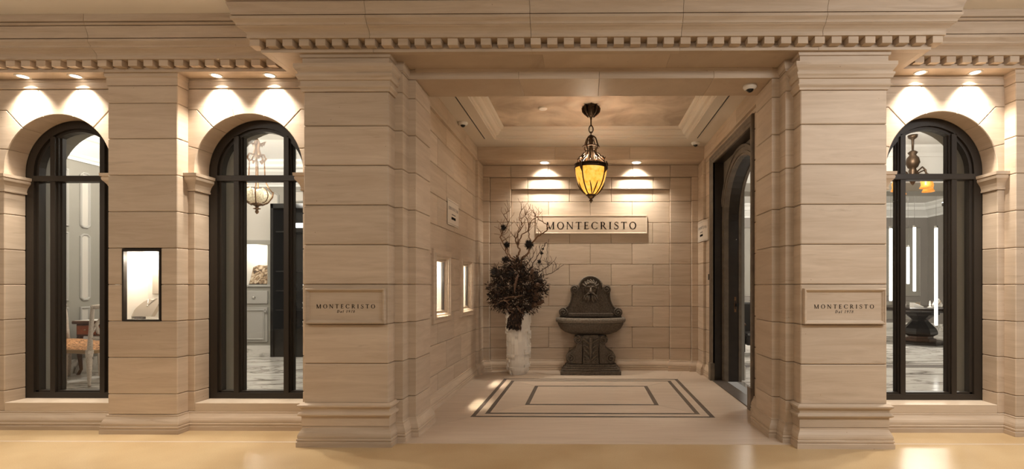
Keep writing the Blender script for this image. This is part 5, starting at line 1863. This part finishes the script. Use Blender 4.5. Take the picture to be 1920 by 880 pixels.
# fitted cabinet with lit niche
cb = thing('display_cabinet', 'grey fitted cabinet with a lit display recess, drawer and door', 'cabinet', (-6.02, 8.55, 0))
xa, xb, yf = -6.40, -5.64, 8.45
MB().box(xa, xb, yf, 8.70, 0.20, 0.90).build('lower_body', 'grey_paint', cb)
MB().box(xa, xb, yf, 8.70, 0.90, 1.26).build('middle_body', 'grey_paint', cb)
MB().box(xa, xb, yf - 0.01, 8.70, 0.004, 0.20).build('marble_plinth', 'marble', cb)
MB().box(xa, xa + 0.07, yf, 8.70, 1.26, 2.06).build('stile', 'grey_paint', cb)
MB().box(xb - 0.07, xb, yf, 8.70, 1.26, 2.06).build('stile', 'grey_paint', cb)
MB().box(xa, xb, yf - 0.02, 8.70, 1.99, 2.06).build('top_rail', 'grey_paint', cb)
MB().box(xa + 0.07, xb - 0.07, 8.66, 8.70, 1.26, 1.99).build('recess_back', 'case_white', cb)
MB().box(xa, xb, yf - 0.025, yf + 0.01, 1.235, 1.275, 0.008).build('ledge', 'grey_panel', cb)
dr = MB().box(xa + 0.06, xb - 0.06, yf - 0.02, yf + 0.01, 0.94, 1.17, 0.012).build('drawer', 'grey_panel', cb)
MB().ball((-5.93, yf - 0.035, 1.055), 0.024, 10, 8).build('knob', 'steel', dr, True)
dd = MB().box(xa + 0.06, xb - 0.06, yf - 0.02, yf + 0.01, 0.26, 0.88, 0.012).build('door', 'grey_panel', cb)
panel_frame(dd, 'xz', xa + 0.10, xb - 0.10, 0.30, 0.84, yf - 0.02, field=False)
MB().ball((xb - 0.08, yf - 0.035, 0.80), 0.022, 10, 8).build('knob', 'steel', dd, True)
bulb('cabinet_lamp', (-6.02, yf + 0.06, 1.92), 7, (1.0, 0.93, 0.82), 0.04)
pc = thing('stone_specimen', 'mottled brown stone slab leaning in the lit cabinet recess', 'stone slab', (-5.92, 8.55, 1.275))
o = MB().prism([(-0.18, 0.01), (0.17, 0.0), (0.18, 0.26), (0.12, 0.35), (-0.05, 0.36), (-0.14, 0.32)], -0.02, 0.02, 'y', 0.005).build('slab', 'mottled_print', pc, local=True)
o.rotation_euler = (R(-10), 0, 0)
MB().box(-0.16, 0.16, -0.05, 0.03, 0.0, 0.015).build('stand', 'black', pc, local=True)

# dark showcase beside the cabinet
dk = thing('dark_showcase', 'tall black showcase with glints of silverware next to the grey cabinet', 'showcase', (-5.10, 8.5, 0))
MB().box(-5.60, -4.60, 8.62, 8.70, 0.004, 2.70).build('back', 'black_gloss', dk)
MB().box(-5.60, -5.55, 8.36, 8.62, 0.004, 2.70).build('side', 'black_gloss', dk)
MB().box(-4.65, -4.60, 8.36, 8.62, 0.004, 2.70).build('side', 'black_gloss', dk)
MB().box(-5.60, -4.60, 8.36, 8.62, 2.62, 2.70).build('top', 'black_gloss', dk)
MB().box(-5.55, -4.65, 8.38, 8.62, 0.004, 0.50).build('drawer', 'black_gloss', dk)
for z in (0.82, 1.16, 1.50, 2.2):
    MB().box(-5.55, -4.65, 8.40, 8.62, z, z + 0.02).build('shelf', 'black_gloss', dk)
MB().box(-5.20, -4.70, 8.385, 8.40, 2.28, 2.36).build('light_strip', 'white_glow', dk)
g = random.Random(4)
for z in (0.522, 0.842, 1.182):
    for k in range(5):
        xx = -5.40 + 0.16 * k
        MB().lathe([(0.02, z), (0.035, z + 0.02), (0.012, z + 0.05), (0.03, z + 0.09 + 0.04 * g.random())], xx, 8.48, 10).build('silver_cup', 'silver', dk, True)

# bowl chandelier
CXh, CYh = -4.86, 6.95
ch = thing('bowl_chandelier', 'bronze chandelier with beaded crystal bowl behind the arched window', 'chandelier', (CXh, CYh, 2.30))
MB().lathe([(0.0, 3.5), (0.06, 3.5), (0.05, 3.47), (0.012, 3.45), (0.012, 3.40), (0.03, 3.38), (0.05, 3.32), (0.035, 3.26), (0.05, 3.20), (0.06, 3.16), (0.03, 3.12), (0.0, 3.11)], CXh, CYh, 14, cap=False).build('stem', 'gilt_bronze', ch, True)
for i in range(5):
    a = 2 * math.pi * i / 5 + 0.2
    ca, sa = math.cos(a), math.sin(a)
    MB().tube([(CXh + ca * r, CYh + sa * r, z) for r, z in ((0.03, 3.31), (0.08, 3.33), (0.11, 3.36), (0.09, 3.30))], [0.012, 0.02, 0.012, 0.003], 6).build('leaf', 'gilt_bronze', ch, True)
    MB().tube([(CXh + ca * r, CYh + sa * r, z) for r, z in ((0.03, 3.16), (0.09, 3.17), (0.12, 3.11), (0.09, 3.06), (0.06, 3.09))], 0.014, 6).build('scroll', 'gilt_bronze', ch, True)
for i in range(4):
    a = 2 * math.pi * i / 4 + 0.5
    ca, sa = math.cos(a), math.sin(a)
    MB().tube([(CXh + ca * r, CYh + sa * r, z) for r, z in ((0.09, 3.10), (0.095, 2.95), (0.10, 2.80), (0.14, 2.70), (0.19, 2.63))], 0.008, 6).build('rod', 'gilt_bronze', ch, True)
    am = a + math.pi / 4
    c = (CXh + 0.10 * math.cos(am), CYh + 0.10 * math.sin(am), 2.565)
    bo = MB().ball(c, 0.105, 16, 10, (1, 1, 0.95)).build('crystal_lobe', 'crystal', ch, True)
    MB().tube([(c[0] + (0.112 * math.cos(t_)) * math.cos(a + math.pi / 4), c[1] + (0.112 * math.cos(t_)) * math.sin(a + math.pi / 4), c[2] + 0.108 * math.sin(t_)) for t_ in [-1.57 + 3.14 * k / 12 for k in range(13)]], 0.006, 5).build('lobe_rib', 'gilt_bronze', bo, True)
    MB().tube([(CXh + ca * r, CYh + sa * r, z) for r, z in ((0.20, 2.64), (0.19, 2.56), (0.14, 2.48), (0.06, 2.43))], [0.012, 0.010, 0.008, 0.012], 6).build('arm', 'gilt_bronze', ch, True)
MB().lathe([(0.0, 2.47), (0.09, 2.45), (0.10, 2.44), (0.03, 2.42), (0.018, 2.395), (0.05, 2.385), (0.05, 2.378), (0.015, 2.365), (0.026, 2.335), (0.018, 2.315), (0.0, 2.30)], CXh, CYh, 14, cap=False).build('finial', 'gilt_bronze', ch, True)
bulb('chandelier_glow', (CXh, CYh - 0.02, 2.68), 6, (1.0, 0.78, 0.5), 0.05)

# carved chairs and writing desk


def make_chair(label, loc, rz):
    t = thing('carved_chair', label, 'chair', loc, 'carved chairs at the desk', rz)
    L = dict(local=True)
    MB().box(-0.25, 0.25, -0.23, 0.25, 0.405, 0.455, 0.01).build('seat_rail', 'chair_gold', t, **L)
    st = MB()
    vs_, fs_ = [], []
    n = 8
    for i in range(n + 1):
        for j in range(n + 1):
            u, v = i / n, j / n
            vs_.append((-0.245 + 0.49 * u, -0.22 + 0.47 * v, 0.455 + 0.085 * (math.sin(math.pi * u) * math.sin(math.pi * v)) ** 0.35))
    for i in range(n):
        for j in range(n):
            fs_.append((i * (n + 1) + j, (i + 1) * (n + 1) + j, (i + 1) * (n + 1) + j + 1, i * (n + 1) + j + 1))
    st.add(vs_, fs_).build('seat', 'brocade', t, True, **L)
    for x in (-0.225, 0.225):
        MB().lathe([(0.010, 0.0), (0.016, 0.02), (0.012, 0.05), (0.017, 0.10), (0.027, 0.34), (0.020, 0.355), (0.031, 0.37), (0.031, 0.41)], x, 0.215, 10).build('leg', 'chair_paint', t, True, **L)
        MB().lathe([(0.012, 0.0), (0.018, 0.02), (0.014, 0.05), (0.019, 0.10), (0.030, 0.34), (0.022, 0.355), (0.034, 0.37), (0.034, 0.41)], x, -0.215, 10).build('leg', 'chair_paint', t, True, **L)
        MB().box(x - 0.03, x + 0.03, -0.25, -0.19, 0.405, 0.46, 0.006).build('corner_block', 'chair_paint', t, **L)
        MB().tube([(x, -0.225, 0.45), (x, -0.235, 0.60), (x * 1.02, -0.262, 0.80), (x * 1.04, -0.295, 1.00)], [0.028, 0.023, 0.022, 0.020], 8).build('back_post', 'chair_paint', t, True, **L)
    MB().tube([(-0.24, -0.292, 0.985), (-0.12, -0.285, 1.0), (0, -0.282, 1.01), (0.12, -0.285, 1.0), (0.24, -0.292, 0.985)], [0.030, 0.027, 0.032, 0.027, 0.030], 8).build('top_rail', 'chair_paint', t, True, **L)
    MB().tube([(-0.225, -0.240, 0.60), (0, -0.236, 0.585), (0.225, -0.240, 0.60)], 0.020, 8).build('lower_rail', 'chair_paint', t, True, **L)
    for s in (-1, 1):
        MB().tube([(s * 0.03, -0.240, 0.60), (s * 0.150, -0.245, 0.67), (s * 0.182, -0.256, 0.76), (s * 0.120, -0.268, 0.86), (s * 0.105, -0.278, 0.93), (s * 0.17, -0.285, 0.985)], [0.02, 0.022, 0.022, 0.020, 0.018, 0.014], 8).build('lyre_splat', 'chair_paint', t, True, **L)
        MB().tube([(s * 0.225, -0.246, 0.66), (s * 0.205, -0.25, 0.69), (s * 0.182, -0.256, 0.75)], [0.016, 0.014, 0.012], 7).build('splat_scroll', 'chair_paint', t, True, **L)
    MB().tube([(0.120, -0.268, 0.86), (0, -0.262, 0.80), (-0.120, -0.268, 0.86)], 0.016, 7).build('splat_tie', 'chair_paint', t, True, **L)
    MB().ball((0, -0.30, 1.0), 0.022, 8, 6).build('rosette', 'chair_gold', t, True, **L)
    return t


make_chair('painted lyre-back chair with orange brocade seat, whole back showing through the window', (-6.356, 6.148, 0.004), R(75.5))
make_chair('painted lyre-back chair at the window edge with only its back post showing', (-7.03, 6.375, 0.004), R(-90))
ds = thing('writing_desk', 'small marquetry writing desk with curved legs behind the carved chair', 'desk', (-6.27, 6.90, 0.004))
MB().box(-6.74, -5.80, 6.62, 7.15, 0.72, 0.765, 0.012).build('top', 'mahogany', ds)
MB().box(-6.71, -5.83, 6.64, 7.12, 0.765, 0.770).build('marble_inset', 'case_white', ds)
MB().box(-6.70, -5.84, 6.65, 7.12, 0.55, 0.72, 0.006).build('apron', 'mahogany', ds)
for x0_, x1_ in ((-6.68, -6.42), (-6.39, -6.15), (-6.12, -5.86)):
    dw = MB().box(x0_, x1_, 6.635, 6.655, 0.575, 0.70, 0.006).build('drawer', 'mahogany_red', ds)
    MB().ball(((x0_ + x1_) / 2, 6.625, 0.637), 0.013, 8, 6).build('knob', 'chair_gold', dw, True)
for x in (-6.67, -5.87):
    for y in (6.68, 7.09):
        s = -1 if x < -6.3 else 1
        MB().tube([(x, y, 0.56), (x + s * 0.03, y, 0.42), (x + s * 0.005, y, 0.22), (x - s * 0.01, y, 0.08), (x + s * 0.02, y, 0.03), (x + s * 0.035, y, 0.004)], [0.035, 0.034, 0.024, 0.018, 0.020, 0.022], 8).build('leg', 'mahogany', ds, True)

ds.location.x -= 0.5
# ---- right shop
XR0, XR1, YR1 = 2.04, 9.75, 13.9
arch_wall('wall_shop_right_front', [3.0], 2.0, 9.9, 3.7, 'grey_paint')
struct(MB().box(1.985, 9.9, 4.42, 14.1, -0.05, 0.004).build('floor_shop_right', 'marble'), 'polished veined marble floor of the shop behind the right window')
struct(MB().box(1.985, 9.9, 4.45, 14.1, 3.60, 3.70).build('ceiling_shop_right', 'ceiling_white'), 'white ceiling of the shop behind the right window')
wr = struct(MB().box(1.985, 9.9, YR1, 14.1, 0, 3.7).build('wall_shop_right_back', 'taupe_paint'), 'taupe panelled back wall of the right shop')
wq = struct(MB().box(XR1, 9.9, 4.62, YR1, 0, 3.7).build('wall_shop_right_side', 'taupe_paint'), 'taupe side wall of the right shop')
wi = struct(MB().box(1.985, 2.03, 6.36, YR1, 0, 3.7).build('wall_shop_right_inner', 'grey_paint'), 'inner partition of the right shop beside the doorway')
MB().box(1.985, 2.03, 4.62, 4.90, 0, 3.7).build('wall_panel', 'grey_paint', wi)
MB().box(1.985, 2.03, 4.90, 6.36, 2.80, 3.7).build('wall_panel', 'grey_paint', wi)
CR2 = [(-0.005, 3.22), (0.03, 3.22), (0.03, 3.27), (0.08, 3.32), (0.16, 3.40), (0.20, 3.42), (0.20, 3.50), (0.28, 3.56), (0.28, 3.60), (-0.005, 3.60)]
MB().sweep(CR2, [(2.03, 6.4), (2.03, YR1), (XR1, YR1), (XR1, 4.62)]).build('crown_moulding', 'ceiling_white', wr)
MB().sweep(SK, [(2.03, 6.4), (2.03, YR1), (XR1, YR1), (XR1, 4.62)]).build('marble_skirting', 'marble', wr)
for k in range(9):
    panel_frame(wr, 'xz', 2.5 + 0.8 * k, 3.15 + 0.8 * k, 0.95, 2.95, YR1, mat_f='taupe_paint', mat_p='grey_paint')
    panel_frame(wr, 'xz', 2.5 + 0.8 * k, 3.15 + 0.8 * k, 0.28, 0.85, YR1, mat_f='taupe_paint', mat_p='grey_paint')
bmz = struct(MB().box(2.03, XR1, 8.1, 8.5, 2.98, 3.60).build('beam_1', 'ceiling_white'), 'ceiling beam across the right shop')
MB().box(2.03, XR1, 8.08, 8.52, 2.84, 2.98).build('beam_underside', 'grey_paint', bmz)
MB().sweep([(0, 3.42), (0.02, 3.42), (0.03, 3.48), (0.10, 3.56), (0.10, 3.60), (0, 3.60)], [(2.03, 8.1), (XR1, 8.1)]).build('crown_moulding', 'ceiling_white', bmz)
b2 = struct(MB().box(2.03, XR1, 6.0, 6.3, 3.38, 3.60).build('beam_2', 'ceiling_white'), 'shallow ceiling beam nearer the right window')
MB().sweep([(0, 3.30), (0.02, 3.30), (0.03, 3.34), (0.06, 3.38), (0.06, 3.40), (0, 3.40)], [(2.03, 6.0), (XR1, 6.0)]).build('crown_moulding', 'ceiling_white', b2)
MB().box(2.03, XR1, 7.38, 7.66, 0.0, 0.006).build('floor_band', 'inlay', bpy.data.objects['floor_shop_right'])
MB().box(2.03, XR1, 7.75, 7.80, 0.0, 0.006).build('floor_band', 'inlay', bpy.data.objects['floor_shop_right'])
bulb('shop_right_lamp_a', (4.4, 6.6, 3.25), 110, (1.0, 0.92, 0.82), 0.25)
bulb('shop_right_lamp_b', (6.6, 9.6, 3.3), 330, (1.0, 0.93, 0.84), 0.3)
bulb('shop_right_lamp_c', (3.6, 11.0, 3.2), 80, (1.0, 0.93, 0.84), 0.3)
t = thing('dark_cabinet', 'tall black wall cabinet standing beside the urn table', 'cabinet', (7.1, 8.8, 0.004))
MB().box(6.62, 7.60, 8.58, 9.05, 0.004, 2.75).build('body', 'black_gloss', t)
MB().box(6.60, 7.62, 8.56, 9.07, 2.75, 2.82, 0.01).build('cornice', 'urn_wood', t)
for z in (0.5, 1.0, 1.4):
    MB().box(6.61, 7.61, 8.565, 8.58, z, z + 0.02).build('rail', 'steel', t)

# urn table
TX, TY = 7.22, 10.56
tb = thing('urn_table', 'octagonal black display table on a faceted urn pedestal', 'table', (TX, TY, 0.004))
MB().lathe([(0.0, 0.004), (0.50, 0.004), (0.50, 0.05), (0.46, 0.07), (0.0, 0.07)], TX, TY, 8, cap=False).build('base_plate', 'urn_wood', tb)
MB().lathe([(0.0, 0.07), (0.30, 0.07), (0.30, 0.12), (0.25, 0.13), (0.25, 0.17), (0.0, 0.17)], TX, TY, 8, cap=False).build('foot', 'urn_side', tb)
MB().lathe([(0.0, 0.17), (0.25, 0.17), (0.33, 0.22), (0.33, 0.27), (0.30, 0.34), (0.23, 0.42), (0.165, 0.49), (0.16, 0.52), (0.21, 0.57), (0.27, 0.61), (0.29, 0.64), (0.0, 0.64)], TX, TY, 8, cap=False).build('urn_pedestal', 'urn_wood', tb)
MB().lathe([(0.0, 0.64), (0.36, 0.64), (0.36, 0.67), (0.50, 0.69), (0.50, 0.72), (0.0, 0.72)], TX, TY, 8, cap=False).build('under_frame', 'urn_wood', tb)
MB().lathe([(0.0, 0.72), (0.88, 0.72), (0.90, 0.745), (0.90, 0.79), (0.88, 0.81), (0.0, 0.81)], TX, TY, 8, cap=False).build('top', 'urn_wood', tb)
LABJ = ['white jewellery bust', 'white jewellery tray', 'pale ring stand']
place = [(-0.60, -0.30), (-0.42, -0.52), (-0.20, -0.60), (0.02, -0.50), (0.24, -0.58), (0.46, -0.45), (0.62, -0.20)]
side = ['at the window end of the urn table', 'second along the front of the urn table', 'third along the front of the urn table', 'at the middle of the urn table', 'fifth along the front of the urn table', 'sixth along the front of the urn table', 'at the cabinet end of the urn table']
for k, (dx, dy) in enumerate(place):
    nm = ('jewellery_bust', 'jewellery_tray', 'ring_stand')[k % 3]
    jt = thing(nm, '%s %s' % (LABJ[k % 3], side[k]), 'jewellery display', (TX + dx, TY + dy, 0.81), 'jewellery displays on the urn table')
    if k % 3 == 0:
        MB().prism([(-0.09, 0), (0.09, 0), (0.10, 0.05), (0.05, 0.14), (0.025, 0.18), (-0.025, 0.18), (-0.05, 0.14), (-0.10, 0.05)], -0.03, 0.03, 'y', 0.012).build('bust', 'case_white', jt, local=True)
        MB().tube([(-0.05, -0.034, 0.13), (0, -0.036, 0.06), (0.05, -0.034, 0.13)], 0.006, 5).build('necklace', 'chair_gold', jt, local=True)
    elif k % 3 == 1:
        MB().prism([(-0.10, 0), (0.10, 0), (0.10, 0.02), (-0.10, 0.10)][::1], -0.07, 0.07, 'y', 0.006).build('tray', 'case_white', jt, local=True)
        MB().tube([(0.06 * math.cos(a), -0.02, 0.07 + 0.02 * math.sin(a)) for a in [2 * math.pi * i / 12 for i in range(12)]], 0.005, 5, closed=True).build('bracelet', 'chair_gold', jt, local=True)
    else:
        MB().lathe([(0.05, 0.0), (0.05, 0.01), (0.02, 0.02), (0.016, 0.10), (0.006, 0.14)], 0, 0, 10).build('cone', 'case_white', jt, True, local=True)
        MB().lathe([(0.018, 0.03), (0.022, 0.035), (0.018, 0.04)], 0, 0, 10, cap=False).build('ring', 'chair_gold', jt, True, local=True)

# amber chandelier
AX, AY = 5.02, 7.52
ac = thing('amber_chandelier', 'bronze branch chandelier with amber glass shades behind the right window', 'chandelier', (AX, AY, 2.65))
MB().lathe([(0.0, 3.6), (0.07, 3.6), (0.06, 3.56), (0.02, 3.53), (0.015, 3.36), (0.03, 3.36), (0.07, 3.33), (0.045, 3.29), (0.085, 3.24), (0.10, 3.17), (0.07, 3.10), (0.045, 3.08), (0.06, 3.04), (0.03, 2.94), (0.05, 2.90), (0.02, 2.84), (0.0, 2.82)], AX, AY, 14, cap=False).build('stem', 'antique_bronze', ac, True)
for i in range(4):
    a = 2 * math.pi * i / 4 + 0.10
    ca, sa = math.cos(a), math.sin(a)
    am = MB().tube([(AX + ca * r, AY + sa * r, z) for r, z in ((0.03, 2.90), (0.10, 3.02), (0.19, 3.06), (0.25, 3.00), (0.26, 2.93))], 0.012, 6).build('arm', 'antique_bronze', ac, True)
    MB().tube([(AX + ca * r, AY + sa * r, z) for r, z in ((0.05, 2.90), (0.10, 2.96), (0.16, 2.96), (0.18, 2.91))], 0.009, 6).build('scroll', 'antique_bronze', am, True)
    cx_, cy_ = AX + ca * 0.26, AY + sa * 0.26
    MB().lathe([(0.030, 2.925), (0.060, 2.88), (0.075, 2.83), (0.066, 2.77), (0.088, 2.725), (0.084, 2.725), (0.062, 2.77), (0.070, 2.83), (0.056, 2.88), (0.026, 2.92)], cx_, cy_, 14, cap=False).build('glass_shade', 'amber_shade', ac, True)
    MB().lathe([(0.0, 2.945), (0.034, 2.94), (0.034, 2.918), (0.0, 2.915)], cx_, cy_, 10, cap=False).build('shade_holder', 'antique_bronze', ac, True)
bulb('amber_glow', (AX, AY, 2.60), 1.2, (1.0, 0.6, 0.25), 0.1)
t = thing('shop_downlight', 'round recessed downlight in the right shop ceiling', 'downlight', (5.62, 7.9, 3.6))
dl = (4.95, 6.95)
t.location = (dl[0], dl[1], 3.6)
MB().lathe([(0.075, 3.6), (0.10, 3.594), (0.105, 3.6)], dl[0], dl[1], 24, cap=False).build('trim_ring', 'white_plastic', t)
MB().lathe([(0.0, 3.597), (0.078, 3.597), (0.078, 3.60)], dl[0], dl[1], 24, cap=False).build('lens', 'lamp_disc_small', t)
# vertical reflections in the right window, imitated by added glowing tubes inside the shop
for k, (u, v0, v1, d, lab) in enumerate(((1670, 428, 565, 8.9, 'slim vertical window reflection built as a glowing tube, nearest the entrance pier'), (1702.5, 463, 533, 9.4, 'shortest slim vertical window reflection built as a glowing tube, behind the urn table'), (1714.5, 426, 547, 9.2, 'slim vertical window reflection built as a glowing tube, over the urn pedestal'), (1755, 427, 611, 8.7, 'longest slim vertical window reflection built as a glowing tube, beside the black cabinet'))):
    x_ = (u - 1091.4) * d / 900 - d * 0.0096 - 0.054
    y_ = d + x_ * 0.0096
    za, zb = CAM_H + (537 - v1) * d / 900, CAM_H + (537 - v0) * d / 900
    t = thing('reflection_tube', lab, 'lamp', (x_, y_, za), 'window reflections built as tubes')
    MB().lathe([(0.0, za), (0.022, za + 0.004), (0.026, za + 0.02), (0.026, zb - 0.02), (0.022, zb), (0.0, zb)], x_, y_, 12, cap=False).build('tube', 'white_glow', t, True)
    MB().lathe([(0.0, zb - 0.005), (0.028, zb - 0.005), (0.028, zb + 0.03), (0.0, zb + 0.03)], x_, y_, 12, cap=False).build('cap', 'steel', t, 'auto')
    MB().tube([(x_, y_, zb + 0.03), (x_, y_, 3.60)], 0.0025, 5).build('cable', 'ink_grey', t)  # cap and cable are invented, to hang the tube that imitates a reflection
# armchair glimpsed through the doorway
ar = thing('dark_armchair', 'dark leather armchair with wooden arms glimpsed through the arched doorway', 'armchair', (3.05, 8.6, 0.004))
MB().box(2.72, 3.40, 8.35, 8.95, 0.22, 0.42, 0.03).build('seat', 'leather_dark', ar)
MB().box(2.72, 3.40, 8.90, 9.05, 0.22, 0.95, 0.03).build('backrest', 'leather_dark', ar)
for x in (2.68, 3.44):
    MB().box(x - 0.03, x + 0.03, 8.38, 8.98, 0.10, 0.60, 0.01).build('arm_panel', 'leather_dark', ar)
    MB().tube([(x, 8.34, 0.58), (x, 8.60, 0.64), (x, 9.0, 0.70)], 0.028, 8).build('armrest', 'mahogany', ar, True)
    for y in (8.40, 8.95):
        MB().lathe([(0.015, 0.004), (0.025, 0.22)], x, y, 8).build('leg', 'mahogany', ar)

sc.cycles.use_denoising = True
